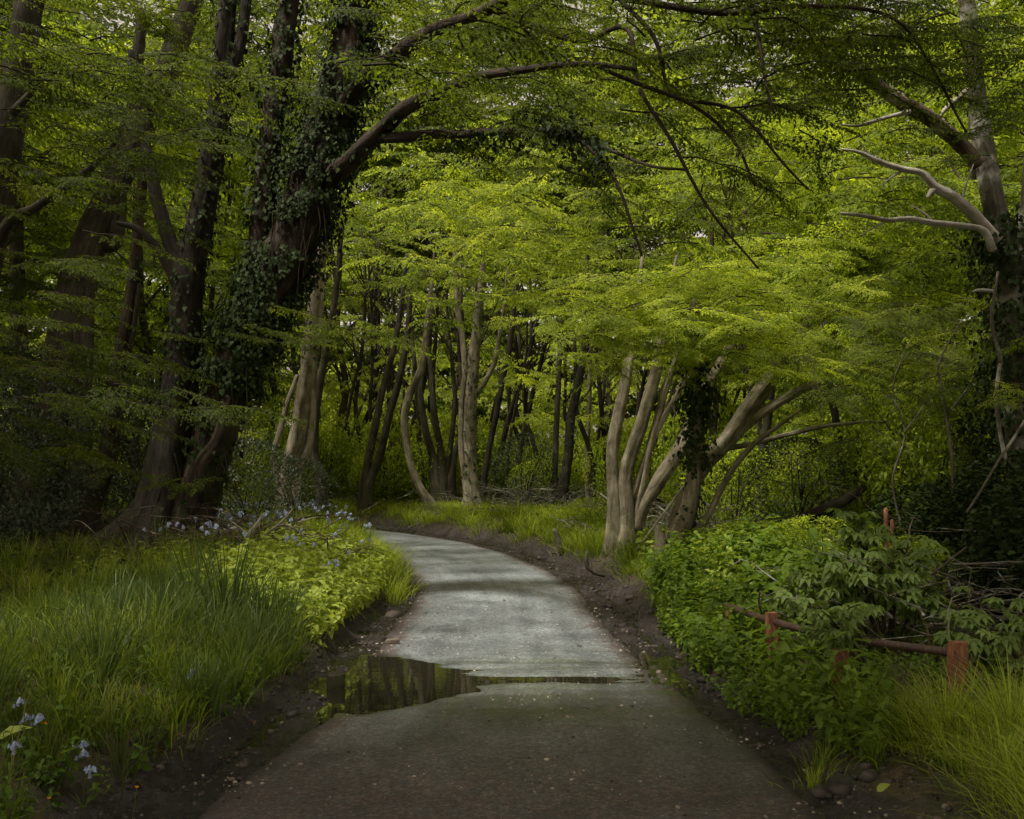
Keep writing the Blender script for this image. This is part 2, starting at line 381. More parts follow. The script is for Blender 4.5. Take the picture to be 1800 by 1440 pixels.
def terrain(x, y):
    x = np.asarray(x, float); y = np.asarray(y, float); sh = x.shape; x = x.ravel(); y = y.ravel()
    z0, d = surf(x, y)
    s = np.abs(d) - hwf(y); right = d > 0
    wob = .13 * vn(x, y, .7, 3)
    s2 = s + wob
    m0 = np.where(right, np.interp(y, [4, 7, 9, 11, 16, 24, 30], [.12, .10, .12, .40, .55, .5, .5]), np.interp(y, [4, 7.5, 10, 12.5, 15, 22], [.30, .30, .26, .36, .22, .25]))
    nr = sstep(13.5, 11, y) * right; bank = (np.where(right, .24, .17) * (1 - nr) + .07 * nr) * sstep(m0 - .12, m0 + .28, s2) + (.22 - .12 * nr) * sstep(m0 + .1, m0 + 1.6, s2) + np.where(right, 0, .22 * sstep(9.3, 11.5, y) * sstep(24, 19, y)) * sstep(m0 - .05, m0 + .8, s2)
    hum = .035 * vn2(x, y, .55, 4) * sstep(.4, 1.5, s2)
    rut = (-.026 * np.exp(-((s - .22) / .09) ** 2) + .028 * np.exp(-((s - .38) / .07) ** 2)) * (1 + .5 * vn(x, y, 1.5, 2)) * (m0 > .2)
    mudn = (.030 * vn(x, y, 4., 5, .62) + .010 * vn2(x, y, 18., 2)) * sstep(-.15, .1, s2)
    far = .25 * sstep(30, 60, y) + .5 * sstep(8, 40, np.abs(x)) + .2 * vn2(x, y, .07, 3) * sstep(4, 12, s)
    inside = np.where(s < -.10, -.05 * sstep(-.10, -.35, -(-s)) * 0 - .05 * np.clip((-s - .10) / .25, 0, 1), 0)
    z = z0 - .006 + inside + np.where(s > -.12, rut + mudn + .02 * sstep(-.12, .05, s2), 0) + bank + hum + far
    mud = 1 - sstep(m0 + .0, m0 + .30, s2 + .12 * vn(x, y, 3, 2))
    return z.reshape(sh), mud.reshape(sh), d.reshape(sh)
def tz(x, y): return terrain(np.atleast_1d(np.asarray(x, float)), np.atleast_1d(np.asarray(y, float)))[0]

def axis(segs):
    out = [segs[0][0]]
    for a, b, st in segs: out += list(np.arange(1, int(round((b - a) / st)) + 1) * (b - a) / int(round((b - a) / st)) + a)
    return np.array(out)
gx = axis([(-400, -60, 40), (-60, -12, 2.), (-12, -4.5, .3), (-4.5, -2.6, .07), (-2.6, 2.6, .035), (2.6, 4.5, .07), (4.5, 12, .3), (12, 60, 2.), (60, 400, 40)])
gy = axis([(-400, -30, 37), (-30, 0, 1.5), (0, 4, .25), (4, 13, .035), (13, 22, .07), (22, 34, .11), (34, 70, 1.), (70, 500, 43)])
GX, GY = np.meshgrid(gx, gy); Z, MUD, D = terrain(GX, GY)
def grid_faces(nx, ny):
    i = np.arange(ny - 1)[:, None] * nx; j = np.arange(nx - 1)[None]
    return np.stack([i + j, i + j + 1, i + nx + j + 1, i + nx + j], -1).reshape(-1, 4)

def ground_mat():
    m, nt, nd, out = mat("woodland_soil"); L = nt.links.new
    g = nd("ShaderNodeNewGeometry"); P = g.outputs["Position"]
    a = nd("ShaderNodeAttribute", attribute_name="tint")
    n1 = noise(nd, nt, P, 3., 8, .65); n2 = noise(nd, nt, P, 22., 6, .65); n3 = noise(nd, nt, P, 90., 3, .6)
    rl = ramp(nd, [(.3, (.020, .014, .008)), (.5, (.055, .040, .022)), (.72, (.11, .085, .045))]); L(n2.outputs[0], rl.inputs[0])
    rg = ramp(nd, [(.45, (0, 0, 0)), (.6, (1, 1, 1))]); L(n1.outputs[0], rg.inputs[0])
    lit = mixc(nd, nt, mathn(nd, nt, 'MULTIPLY', rg.outputs[0], .6), rl.outputs[0], (.028, .045, .010))
    rm = ramp(nd, [(.3, (.010, .008, .008)), (.5, (.030, .023, .023)), (.7, (.075, .060, .057))]); L(mathn(nd, nt, 'ADD', mathn(nd, nt, 'MULTIPLY', n2.outputs[0], .6), mathn(nd, nt, 'MULTIPLY', n1.outputs[0], .4)), rm.inputs[0])
    col = mixc(nd, nt, a.outputs["Fac"], lit, rm.outputs[0])
    sz_ = nd("ShaderNodeSeparateXYZ"); L(P, sz_.inputs[0]); wm = nd("ShaderNodeMapRange"); wm.inputs[1].default_value = .035; wm.inputs[2].default_value = -.012
    L(mathn(nd, nt, 'ADD', sz_.outputs[2], mathn(nd, nt, 'MULTIPLY', mathn(nd, nt, 'SUBTRACT', n2.outputs[0], .5), .05)), wm.inputs[0])
    col = mixc(nd, nt, mathn(nd, nt, 'MULTIPLY', wm.outputs[0], .65), col, (.010, .009, .008))
    p = nd("ShaderNodeBsdfPrincipled"); L(col, p.inputs["Base Color"])
    rr = ramp(nd, [(.4, (.35,) * 3), (.6, (.8,) * 3)]); L(n1.outputs[0], rr.inputs[0]); L(mathn(nd, nt, 'SUBTRACT', rr.outputs[0], mathn(nd, nt, 'MULTIPLY', wm.outputs[0], .4), True), p.inputs["Roughness"]); p.inputs["Specular IOR Level"].default_value = .35
    b = nd("ShaderNodeBump"); b.inputs["Strength"].default_value = .8; b.inputs["Distance"].default_value = .03
    L(mathn(nd, nt, 'ADD', n2.outputs[0], mathn(nd, nt, 'MULTIPLY', n3.outputs[0], .4)), b.inputs["Height"]); L(b.outputs[0], p.inputs["Normal"])
    L(p.outputs[0], out.inputs[0]); return m
def road_mat():
    m, nt, nd, out = mat("worn_chipped_asphalt"); L = nt.links.new
    g = nd("ShaderNodeNewGeometry"); P = g.outputs["Position"]; sx = nd("ShaderNodeSeparateXYZ"); L(P, sx.inputs[0])
    a = nd("ShaderNodeAttribute", attribute_name="tint")          # 0 centre .. 1 edge
    bc = nd("ShaderNodeAttribute", attribute_name="bc")           # x = across, y = along, z = wetness
    sb = nd("ShaderNodeSeparateXYZ"); L(bc.outputs["Vector"], sb.inputs[0])
    n1 = noise(nd, nt, P, 1.1, 6, .6); n2 = noise(nd, nt, P, 9., 6, .7); n3 = noise(nd, nt, P, 120., 3, .7)
    tr = noise(nd, nt, mapping(nd, nt, bc.outputs["Vector"], (5., .35, 0)), 1., 4, .6)
    vo = nd("ShaderNodeTexVoronoi"); vo.inputs["Scale"].default_value = 60.; L(P, vo.inputs["Vector"])
    base = ramp(nd, [(.36, (.110, .124, .134)), (.62, (.205, .226, .235))]); L(mathn(nd, nt, 'ADD', mathn(nd, nt, 'MULTIPLY', n1.outputs[0], .45), mathn(nd, nt, 'MULTIPLY', tr.outputs[0], .55)), base.inputs[0])
    chips = ramp(nd, [(.0, (.45,) * 3), (.5, (.95,) * 3), (1., (1.7,) * 3)]); L(vo.outputs["Color"], chips.inputs[0])
    v3 = nd("ShaderNodeTexVoronoi"); v3.inputs["Scale"].default_value = 26.; L(P, v3.inputs["Vector"]); c3 = ramp(nd, [(.0, (.50,) * 3), (.5, (.95,) * 3), (1., (1.6,) * 3)]); L(v3.outputs["Color"], c3.inputs[0])
    n4 = noise(nd, nt, P, 42., 4, .8); c4 = ramp(nd, [(.32, (.45,) * 3), (.5, (1.,) * 3), (.68, (1.7,) * 3)]); L(n4.outputs[0], c4.inputs[0])
    chips3 = mixc(nd, nt, 1., mixc(nd, nt, .6, chips.outputs[0], c3.outputs[0], 'MULTIPLY'), c4.outputs[0], 'MULTIPLY')
    col = mixc(nd, nt, .75, base.outputs[0], chips3, 'MULTIPLY')
    # mud film at the edges; darker brown tone towards the lens end
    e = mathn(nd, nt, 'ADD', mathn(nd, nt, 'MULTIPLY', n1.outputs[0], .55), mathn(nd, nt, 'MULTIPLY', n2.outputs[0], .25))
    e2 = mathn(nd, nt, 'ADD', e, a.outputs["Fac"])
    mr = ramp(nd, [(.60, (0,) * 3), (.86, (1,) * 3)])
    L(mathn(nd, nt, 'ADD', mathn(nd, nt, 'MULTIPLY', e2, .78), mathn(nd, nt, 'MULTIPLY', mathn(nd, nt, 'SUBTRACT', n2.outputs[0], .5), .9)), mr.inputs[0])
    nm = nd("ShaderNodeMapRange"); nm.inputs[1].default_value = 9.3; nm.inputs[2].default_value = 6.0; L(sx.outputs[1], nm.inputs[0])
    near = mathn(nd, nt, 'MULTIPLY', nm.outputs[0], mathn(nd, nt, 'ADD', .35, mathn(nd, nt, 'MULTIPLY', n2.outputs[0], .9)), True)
    brownf = mathn(nd, nt, 'MAXIMUM', mr.outputs[0], near)
    brownc = ramp(nd, [(.35, (.034, .023, .023)), (.65, (.115, .080, .076))]); L(n2.outputs[0], brownc.inputs[0])
    brownc2 = mixc(nd, nt, .8, brownc.outputs[0], chips3, 'MULTIPLY')
    col = mixc(nd, nt, brownf, col, brownc2)
    ng2 = noise(nd, nt, P, 3., 8, .65); ng3 = noise(nd, nt, P, 22., 6, .65); soil = ramp(nd, [(.3, (.010, .008, .008)), (.5, (.030, .023, .023)), (.7, (.075, .060, .057))])
    L(mathn(nd, nt, 'ADD', mathn(nd, nt, 'MULTIPLY', ng3.outputs[0], .6), mathn(nd, nt, 'MULTIPLY', ng2.outputs[0], .4)), soil.inputs[0])
    em = nd("ShaderNodeMapRange"); em.inputs[1].default_value = .50; em.inputs[2].default_value = .78
    L(mathn(nd, nt, 'ADD', a.outputs["Fac"], mathn(nd, nt, 'MULTIPLY', mathn(nd, nt, 'SUBTRACT', mathn(nd, nt, 'ADD', ng2.outputs[0], ng3.outputs[0]), 1.), .8)), em.inputs[0]); col = mixc(nd, nt, em.outputs[0], col, soil.outputs[0])
    # scattered pale grit
    v2 = nd("ShaderNodeTexVoronoi"); v2.inputs["Scale"].default_value = 38.; L(P, v2.inputs["Vector"])
    gm = mathn(nd, nt, 'MULTIPLY', mathn(nd, nt, 'LESS_THAN', v2.outputs["Distance"], .16), mathn(nd, nt, 'GREATER_THAN', n2.outputs[0], .56))
    gc = ramp(nd, [(.0, (.10, .05, .02)), (.5, (.34, .27, .19)), (1., (.5, .46, .4))]); L(v2.outputs["Color"], gc.inputs[0])
    col = mixc(nd, nt, gm, col, gc.outputs[0])
    wm = nd("ShaderNodeMapRange"); wm.inputs[1].default_value = -.006; wm.inputs[2].default_value = -.013
    L(mathn(nd, nt, 'ADD', sx.outputs[2], mathn(nd, nt, 'MULTIPLY', mathn(nd, nt, 'SUBTRACT', n2.outputs[0], .5), .012)), wm.inputs[0])
    wet = mathn(nd, nt, 'MAXIMUM', sb.outputs[2], wm.outputs[0])
    vc = nd("ShaderNodeTexVoronoi"); vc.feature = 'DISTANCE_TO_EDGE'; vc.inputs["Scale"].default_value = .8; L(mixc(nd, nt, .18, P, noise(nd, nt, P, 3., 5, .65).outputs[1]), vc.inputs["Vector"])
    ck = mathn(nd, nt, 'MULTIPLY', mathn(nd, nt, 'LESS_THAN', vc.outputs["Distance"], .006), mathn(nd, nt, 'GREATER_THAN', n1.outputs[0], .52)); col = mixc(nd, nt, mathn(nd, nt, 'MULTIPLY', ck, .0), col, (.02, .017, .015))
    rb = ramp(nd, [(.35, (.72, .71, .70)), (.6, (1.15, 1.15, 1.15))]); L(n1.outputs[0], rb.inputs[0]); col = mixc(nd, nt, .8, col, rb.outputs[0], 'MULTIPLY')
    col = mixc(nd, nt, mathn(nd, nt, 'MULTIPLY', wet, .75), col, mixc(nd, nt, 1., col, (.52, .52, .42), 'MULTIPLY'))
    p = nd("ShaderNodeBsdfPrincipled"); L(col, p.inputs["Base Color"])
    wn = noise(nd, nt, mapping(nd, nt, P, (1.2, 16., 1.)), 1.2, 4, .6)
    wr = mathn(nd, nt, 'MULTIPLY', wet, mathn(nd, nt, 'ADD', .75, mathn(nd, nt, 'MULTIPLY', wn.outputs[0], .5)), True)
    L(mathn(nd, nt, 'SUBTRACT', .66, mathn(nd, nt, 'MULTIPLY', wr, .2)), p.inputs["Roughness"]); p.inputs["Specular IOR Level"].default_value = .45
    rip = noise(nd, nt, mapping(nd, nt, P, (.9, 14., 1.)), 1.6, 3, .6); cb = nd("ShaderNodeBump"); cb.inputs["Strength"].default_value = .12; cb.inputs["Distance"].default_value = .008; L(rip.outputs[0], cb.inputs["Height"]); L(cb.outputs[0], p.inputs["Coat Normal"])
    L(mathn(nd, nt, 'MULTIPLY', wr, .95, True), p.inputs["Coat Weight"]); p.inputs["Coat Roughness"].default_value = .10; p.inputs["Coat IOR"].default_value = 1.45
    b = nd("ShaderNodeBump"); b.inputs["Distance"].default_value = .003
    L(mathn(nd, nt, 'SUBTRACT', .8, mathn(nd, nt, 'MULTIPLY', wr, .62)), b.inputs["Strength"])
    L(mathn(nd, nt, 'ADD', vo.outputs["Distance"], mathn(nd, nt, 'MULTIPLY', n2.outputs[0], 1.5)), b.inputs["Height"]); L(b.outputs[0], p.inputs["Normal"])
    L(p.outputs[0], out.inputs[0]); return m
def water_mat():
    m, nt, nd, out = mat("puddle_water"); L = nt.links.new
    g = nd("ShaderNodeNewGeometry"); P = g.outputs["Position"]
    n = noise(nd, nt, mapping(nd, nt, P, (1.0, 5., 1.)), 2., 2, .5)
    p = nd("ShaderNodeBsdfPrincipled"); p.inputs["Base Color"].default_value = (.022, .020, .012, 1); p.inputs["Roughness"].default_value = .015
    p.inputs["IOR"].default_value = 1.5; p.inputs["Specular IOR Level"].default_value = 1.0
    b = nd("ShaderNodeBump"); b.inputs["Strength"].default_value = .05; b.inputs["Distance"].default_value = .01; L(n.outputs[0], b.inputs["Height"]); L(b.outputs[0], p.inputs["Normal"])
    L(p.outputs[0], out.inputs[0]); return m

mb = MB(); mb.add(np.stack([GX, GY, Z], -1), Q=grid_faces(len(gx), len(gy)), tint=MUD.ravel())
tag(mb.build("ground", ground_mat()), "woodland floor of leaf litter and dark mud beside the lane", None, None, "structure")

# road sheet follows the curve
idx = []; s_al = np.concatenate([[0], np.cumsum(np.hypot(*np.diff(CF, axis=0).T))])
ycum = np.interp(np.arange(600), np.arange(600), s_al)
s0 = np.interp(3.5, CF[:, 1], s_al); s1 = np.interp(14., CF[:, 1], s_al)
ss = np.concatenate([np.linspace(0, s0, 30, endpoint=False), np.linspace(s0, s1, 300, endpoint=False), np.linspace(s1, s_al[-1], 300)])
cx = np.interp(ss, s_al, CF[:, 0]); cy = np.interp(ss, s_al, CF[:, 1]); tn = nrm(np.gradient(np.stack([cx, cy], -1), axis=0))
nw = 75; w = np.linspace(-1, 1, nw)
ew = np.where(cy < 25, hwf(cy), HW) + .07 * .6 * vn(np.zeros(len(ss)), ss, .9, 5, .65)
RX = cx[:, None] + tn[:, 1:2] * w[None] * ew[:, None]; RY = cy[:, None] - tn[:, 0:1] * w[None] * ew[:, None]
RZ, _ = surf(RX.ravel(), RY.ravel()); RZ = RZ.reshape(RX.shape) + .002 - .045 * sstep(.88, 1., np.abs(w))[None]
wet = (np.exp(-(((RX - .25) / 1.3) ** 2 + ((RY - 8.5) / 1.5) ** 2)) * .75 + .9 * np.clip(vn(RX * .55, RY * 5.5, 1., 3, .6) + .1, 0, 1) * sstep(11.0, 9.4, RY) * sstep(7., 8.6, RY)) * sstep(1.15, .8, np.abs(w)[None])
wet = np.clip(wet, 0, 1)
mb = MB(); mb.add(np.stack([RX, RY, RZ], -1), Q=grid_faces(nw, len(ss))[:, ::-1], tint=np.broadcast_to(np.abs(w)[None] ** 3, RX.shape).ravel(),
                  bc=np.stack([np.broadcast_to(w[None] * HW, RX.shape), np.broadcast_to(ss[:, None], RX.shape), wet], -1).reshape(-1, 3))
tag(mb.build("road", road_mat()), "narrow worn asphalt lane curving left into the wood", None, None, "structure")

M_water = water_mat()
def pool(name, x0, x1, y0, y1, label):
    mb = MB(); X, Y = np.meshgrid(np.linspace(x0, x1, 12), np.linspace(y0, y1, 12)); mb.add(np.stack([X, Y, np.full(X.shape, WATER)], -1), Q=grid_faces(12, 12))
    tag(mb.build(name, M_water), label, None, None, "structure")
pool("puddle_water", -2.35, 1.18, 6.9, 11.2, "still puddle across the left half of the lane mirroring the verge")
pool("puddle_water", 1.22, 2.2, 7.6, 11.4, "small dark puddle at the foot of the nettles")

# ------------------------------------------------------------------ trees
WS = [.97]
def trunkpts(pl, Y):
    wscale = WS[0]
    """pixel polyline [(px,py,widthpx[,Y])] -> points and radii"""
    P = []; R = []
    for q in pl:
        y = q[3] if len(q) > 3 else Y
        P.append(at(q[0], q[1], y)); R.append(q[2] * y / F / 2 * wscale)
    return np.array(P), np.array(R)
sd_ = [100]
def stems(mb, lst, Y, seg=14, root=True, flute=.07, flare=.5, rough=.012, wob=.0, mat=0):
    res = []
    for k, pl in enumerate(lst):
        sd_[0] += 1
        P, R = trunkpts(pl, Y)
        if root is True or (isinstance(root, (list, tuple)) and root[k]):
            g = tz(P[0, 0], P[0, 1])[0]
            P = np.vstack([[P[0, 0], P[0, 1], min(g - .12, P[0, 2] - .05)], P]); R = np.concatenate([[R[0]], R])
            fl = flare
        else: fl = 0
        res.append(tube(mb, P, R, seg=seg, flute=flute if R.max() > .04 else .0, lobes=3 + k % 3, flare=fl, flare_h=.38, rough=rough, wob=wob, seed=sd_[0], mat=mat))
    return res
ivyleaf = Tpl([(0, 0, 0), (-.42, .12, .05), (-.34, .5, .06), (0, 1, -.12), (.34, .5, .06), (.42, .12, .05), (0, .42, -.04)],
              [(0, 6, 1), (1, 6, 2), (2, 6, 3), (3, 6, 4), (4, 6, 5), (5, 6, 0)], [0] * 7, [0] * 6)
def ivy(mb, PR, n, off=.05, size=.075, t0=0, t1=1, side=None):
    P, R = PR; M = len(P); Tn, A, B = frames(P)
    k = (U(t0, t1, n) * (M - 1)).astype(int); a = U(0, 2 * PI, n)
    cl = vn(k * .21, a * 1.3, 1., 2); keep = cl > -.35; k = k[keep]; a = a[keep]; n = len(k)
    out = np.cos(a)[:, None] * A[k] + np.sin(a)[:, None] * B[k]
    pos = P[k] + out * (R[k] * 1.03 + np.abs(N(0, off, n)))[:, None] + Tn[k] * U(-.05, .05, n)[:, None]
    fwd = np.stack([N(0, .35, n), N(0, .35, n), -np.ones(n)], -1) + out * .5
    R3 = basis(fwd, out + N(0, .3, (n, 3)))
    put(mb, stamp(ivyleaf, pos, R3, size * U(.5, 1.25, n), np.clip(N(.5, .16, n), 0, 1)))

T_tr = {}
# --- the great ivied hornbeam on the left verge
L1 = thing("tree", "huge dark forked hornbeam with an ivied leaning stem on the left verge", "tree", None, (0, 0, 0))
Y1 = 14.
mb = MB()
a = stems(mb, [[(262, 975, 110, 14), (290, 890, 92), (300, 800, 78), (312, 700, 68), (322, 600, 58), (332, 480, 52), (352, 380, 46), (375, 250, 40), (390, 120, 36), (405, -60, 30)],], Y1, 30, True, .085, 1.1, .012)
a += stems(mb, [[(330, 500, 40), (300, 430, 28), (275, 350, 24), (262, 280, 20), (240, 190, 16), (230, 90, 12)],
                [(345, 470, 34), (372, 330, 30), (392, 200, 26), (425, 60, 22), (440, -80, 18)],
                [(320, 520, 24), (285, 450, 18), (245, 405, 13), (205, 392, 8)],
                [(312, 700, 18), (265, 640, 13), (225, 630, 9), (190, 660, 6)]], Y1, 16, False, .06)
mb.build("trunk", K_dark, L1)
mb = MB()
b = stems(mb, [[(312, 965, 84, 13.9), (338, 880, 80), (368, 790, 74), (395, 700, 72), (425, 620, 74), (460, 540, 78), (505, 450, 84), (540, 360, 86), (565, 270, 80), (590, 170, 70), (620, 60, 60), (650, -60, 50)],
               [(290, 950, 34, 13.8), (335, 900, 30, 13.75), (352, 820, 26, 13.7), (385, 770, 22, 13.65), (400, 700, 16, 13.65)]], Y1, 30, True, .11, .5, .014)
b += stems(mb, [[(430, 600, 46), (445, 500, 44), (462, 380, 42), (478, 250, 42), (495, 110, 40), (512, -50, 36)],
                [(560, 330, 46), (605, 292, 36, 13.5), (660, 240, 31, 12.7), (715, 190, 27, 11.8), (790, 155, 22, 10.6), (870, 130, 17, 9.7), (950, 118, 13, 9), (1040, 112, 10, 8.5), (1120, 125, 7, 8.1)],
                [(590, 210, 34), (640, 140, 32, 13), (700, 95, 29, 12), (770, 55, 26, 11), (860, 15, 22, 10), (940, -40, 18, 9.4)],
                [(655, 245, 22, 12.8), (760, 236, 18, 11.6), (860, 235, 14, 10.6), (960, 228, 11, 9.8), (1010, 238, 9, 9.5), (1060, 280, 7.5, 9.2), (1095, 350, 6, 9), (1125, 450, 4.5, 8.9)],
                [(860, 15, 12, 10), (1010, 70, 10, 9.4), (1100, 50, 9, 9), (1120, 150, 8, 8.8), (1180, 250, 7, 8.7), (1250, 370, 5.5, 8.6), (1330, 470, 4, 8.6)],
                [(1040, 112, 8, 8.5), (1130, 150, 8, 8.4), (1220, 190, 7, 8.4), (1290, 250, 6, 8.4), (1330, 330, 4, 8.4)],
                [(1060, -30, 9, 9), (1145, 60, 8, 8.8), (1180, 165, 7, 8.6), (1300, 200, 6, 8.5), (1420, 330, 4, 8.4)],
                [(940, -40, 16, 9.4), (1100, 0, 13, 9), (1250, 20, 12, 8.6), (1400, 10, 9, 8.4), (1560, 30, 6, 8.2), (1640, 120, 5, 8.1), (1700, 230, 4, 8)],
                [(1310, -30, 9, 8.6), (1330, 60, 8, 8.5), (1345, 130, 6, 8.4), (1365, 200, 4, 8.3)],
                [(950, 228, 8, 9.8), (1050, 260, 7, 9.4), (1140, 290, 6, 9), (1210, 295, 5, 8.8)]], Y1, 10, False, .04, wob=.012)
tg = mb.build("leaning_trunk", K_red, L1); tg["label"] = "reddish twisted stem wrapped in ivy, leaning over the lane"
mb = MB()
ivy(mb, b[0], 21000, .14, .062, .36, 1.); ivy(mb, b[0], 900, .07, .085, .15, .42); ivy(mb, b[2], 2600, .09, .075, .0, 1.); ivy(mb, a[0], 1300, .06, .08, .4, 1)
ivy(mb, b[3], 300, .05, .07, .0, .35); ivy(mb, b[4], 900, .08, .07, 0, .4); ivy(mb, b[5], 900, .13, .06, .2, .75); ivy(mb, a[2], 200, .05, .07)
for k in range(46):                                              # bare ivy vines and hanging shoots
    t = int(U(.15, .9) * (len(b[0][0]) - 1)); p = b[0][0][t] + np.array([U(-.35, .35), -b[0][1][t] - U(.03, .12), 0]); L = U(.5, 1.6)
    tube(mb, [p, p + [U(-.15, .15), U(-.05, .05), -L * .5], p + [U(-.25, .25), U(-.05, .05), -L]], [.008, .006, .003], seg=4, M=7, mat=1, wob=.02, seed=k)
mb.build("ivy", [M_ivy, K_twig], L1)
mb = MB()
# dark spreading canopy over the lane, top of the picture
boughs(mb, gap(region(1120, 50, 400, 150, 8.2, 11.3, 230), .45), (.8, -.5, -.05), 'N', .7, .9, .08, .40)
boughs(mb, gap(region(1150, 230, 300, 150, 9, 11.3, 105, .5), .5), (.7, -.4, -.12), 'N', .62, .9, .08, .48)
boughs(mb, gap(region(900, 140, 260, 110, 13, 17, 50), .9), (.7, -.6, -.15), 'M', .75, .8, .10, .5)
boughs(mb, region(860, 120, 150, 110, 11, 14, 34), (.8, -.3, -.1), 'N', .8, .9, .10, .42)
boughs(mb, region(560, 60, 300, 140, 15.5, 19, 60), (.3, -.8, -.1), 'N', .8, 1.5, .10, .35)
boughs(mb, region(330, 880, 110, 70, 12.8, 13.3, 7), (.5, -.8, -.1), 'N', .5, 1., .1, .5)
boughs(mb, region(540, 640, 110, 130, 12.5, 13.8, 14), (1, -.3, -.05), 'N', .55, .5, .08, .5)
boughs(mb, box(-24, -8, 9, 38, 13, 17, 300), (-.5, -1, 0), 'F', 1.3, 3, .2, .3)  # leaf roof added to darken the wood at upper left
# unseen boughs added above and behind the viewer to shade the foreground
boughs(mb, gap(np.vstack([box(-3, 8, -10, 9.8, 7.5, 11, 560), box(-10, -3, -10, 7, 7.5, 12, 230)])), (.2, -1, 0), 'F', 1.2, 3, .2, .4)
g2 = np.vstack([box(-1.9, 1.9, 3.0, 7.8, 7.2, 10.0, 130), box(-7.5, -3.3, 3.5, 8.5, 7.4, 10, 90)]); g2[:, :2] += SUNV[None] * g2[:, 2:3]; boughs(mb, gap(g2[(g2[:, 2] - 1.9) > .50 * g2[:, 1]]), (.2, -1, 0), 'F', 1.0, 3, .2, .4)  # boughs added up the sun's path to shade the near lane and left grass
g2 = box(-8, -3.6, 9.5, 14.5, 8.6, 12.0, 60); g2[:, :2] += SUNV[None] * g2[:, 2:3]; boughs(mb, g2, (.2, -1, 0), 'F', 1.0, 3, .2, .4)  # more boughs added sunward to shade the ground around the big tree
boughs(mb, gap(box(-15, -5, 7, 22, 10.5, 15, 240)), (-.5, -1, 0), 'F', 1.1, 3, .2, .4)  # unseen roof added to shade the sprays and wood at upper left
boughs(mb, gap(box(-3, 5, 3, 9.5, 10, 13, 120)), (0, -1, 0), 'F', 1.1, 3, .2, .4)  # unseen roof added above the lane canopy to keep it dark
boughs(mb, gap(box(-11, -3.5, 8, 14, 8.5, 13, 70)), (-.5, -1, 0), 'F', 1.1, 3, .2, .4)
boughs(mb, gap(region(640, 40, 420, 90, 17, 24, 150), .9), (.4, -.8, -.1), 'M', .95, .9, .10, .42)
mb.build("crown", [M_leafd, K_twig], L1)  # holds the tree's own canopy together with the added shading boughs

# --- left edge tree carrying the tiered sprays of the upper left
WS[0] = .80
T2 = thing("tree", "grey trunk cut by the left edge of the picture with tiered leafy sprays", "tree")
mb = MB(); Y = 13.
s2 = stems(mb, [[(-150, 1000, 95), (-110, 800, 84), (-50, 560, 76), (-10, 380, 72), (18, 200, 66), (45, 40, 60), (60, -90, 52)]], Y, 22, True, .07, .5)
stems(mb, [[(-60, 560, 40), (5, 400, 26), (60, 365, 20), (130, 318, 17), (180, 282, 14), (205, 245, 12), (222, 190, 9)],
           [(20, 200, 20), (70, 150, 12), (110, 125, 8), (190, 115, 5)]], Y - .6, 10, False, .03, wob=.01)
mb.build("trunk", K_grey, T2)
mb = MB()
boughs(mb, gap(region(170, 90, 210, 120, 9.5, 12.5, 95), .4), (.9, -.5, -.1), 'N', .72, .55, .13, .48)
boughs(mb, region(160, 230, 170, 150, 10.5, 12.8, 46), (.9, -.4, -.1), 'N', .7, .5, .12, .42)
boughs(mb, gap(region(110, 330, 190, 160, 9.5, 12.5, 70), .4), (.9, -.4, -.1), 'N', .66, .5, .12, .45)
boughs(mb, gap(region(300, 300, 110, 230, 11, 13, 16), .4), (.9, -.3, -.1), 'N', .6, .5, .12, .42)
boughs(mb, gap(region(90, 560, 180, 110, 9.5, 12.5, 66), .4), (.9, -.4, -.1), 'N', .66, .5, .12, .52)
boughs(mb, gap(region(110, 730, 190, 80, 9.5, 12.5, 50), .4), (.9, -.4, -.1), 'N', .6, .5, .12, .46)
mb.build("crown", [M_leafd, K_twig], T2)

def simple_tree(label, Y, lst, bark, seg=12, root=True, crown=None, flute=.05, ivys=None, wob=.01, group=None, flare=.8, name="tree", lmat=None):
    T = thing(name, label, "tree", group)
    mb = MB(); pr = stems(mb, lst, Y, seg, root, flute, flare, wob=wob)
    mb.build("trunk", bark, T)
    if ivys:
        mb = MB()
        for (k, n, off, size, t0, t1) in ivys: ivy(mb, pr[k], n, off, size, t0, t1)
        mb.build("ivy", M_ivy, T)
    if crown:
        mb = MB()
        for c in crown: 
            P = gap(c[0], .8) if c[2]['lod'] != 'N' and 'ivied upright' not in label else c[0]
            if len(P) < len(c[0]) // 4: P = c[0][:len(c[0]) // 4 + 2]
            boughs(mb, P, c[1], **c[2])
        mb.build("crown", [lmat or M_leaf, K_twig], T)
    return T
kw = lambda lod='M', sc=.9, spread=.9, tilt=.15, dt=.5: dict(lod=lod, sc=sc, spread=spread, tilt=tilt, dt=dt)
FR = (.3, -1, -.1)
simple_tree("tall pale twin-stemmed trunk caught by light behind the big ivied tree", 21.5,
    [[(505, 850, 40), (522, 765, 38), (536, 690, 37), (546, 610, 34), (556, 520, 30), (566, 420, 24), (575, 330, 14), (585, 250, 6)],
     [(520, 850, 22), (548, 760, 16), (552, 650, 16), (562, 560, 14), (566, 480, 12)],
     [(490, 850, 16), (482, 800, 13), (496, 740, 12), (522, 660, 8)]], K_pale, 20, True,
    [(region(700, 330, 130, 150, 19, 24, 60), FR, kw(dt=.5)), (region(610, 470, 90, 130, 17, 21, 26), FR, kw(sc=.75, dt=.42)), (region(720, 520, 120, 60, 23, 27, 34), FR, kw(sc=.7, dt=.5))], .09, [(0, 260, .06, .07, .45, .8)])
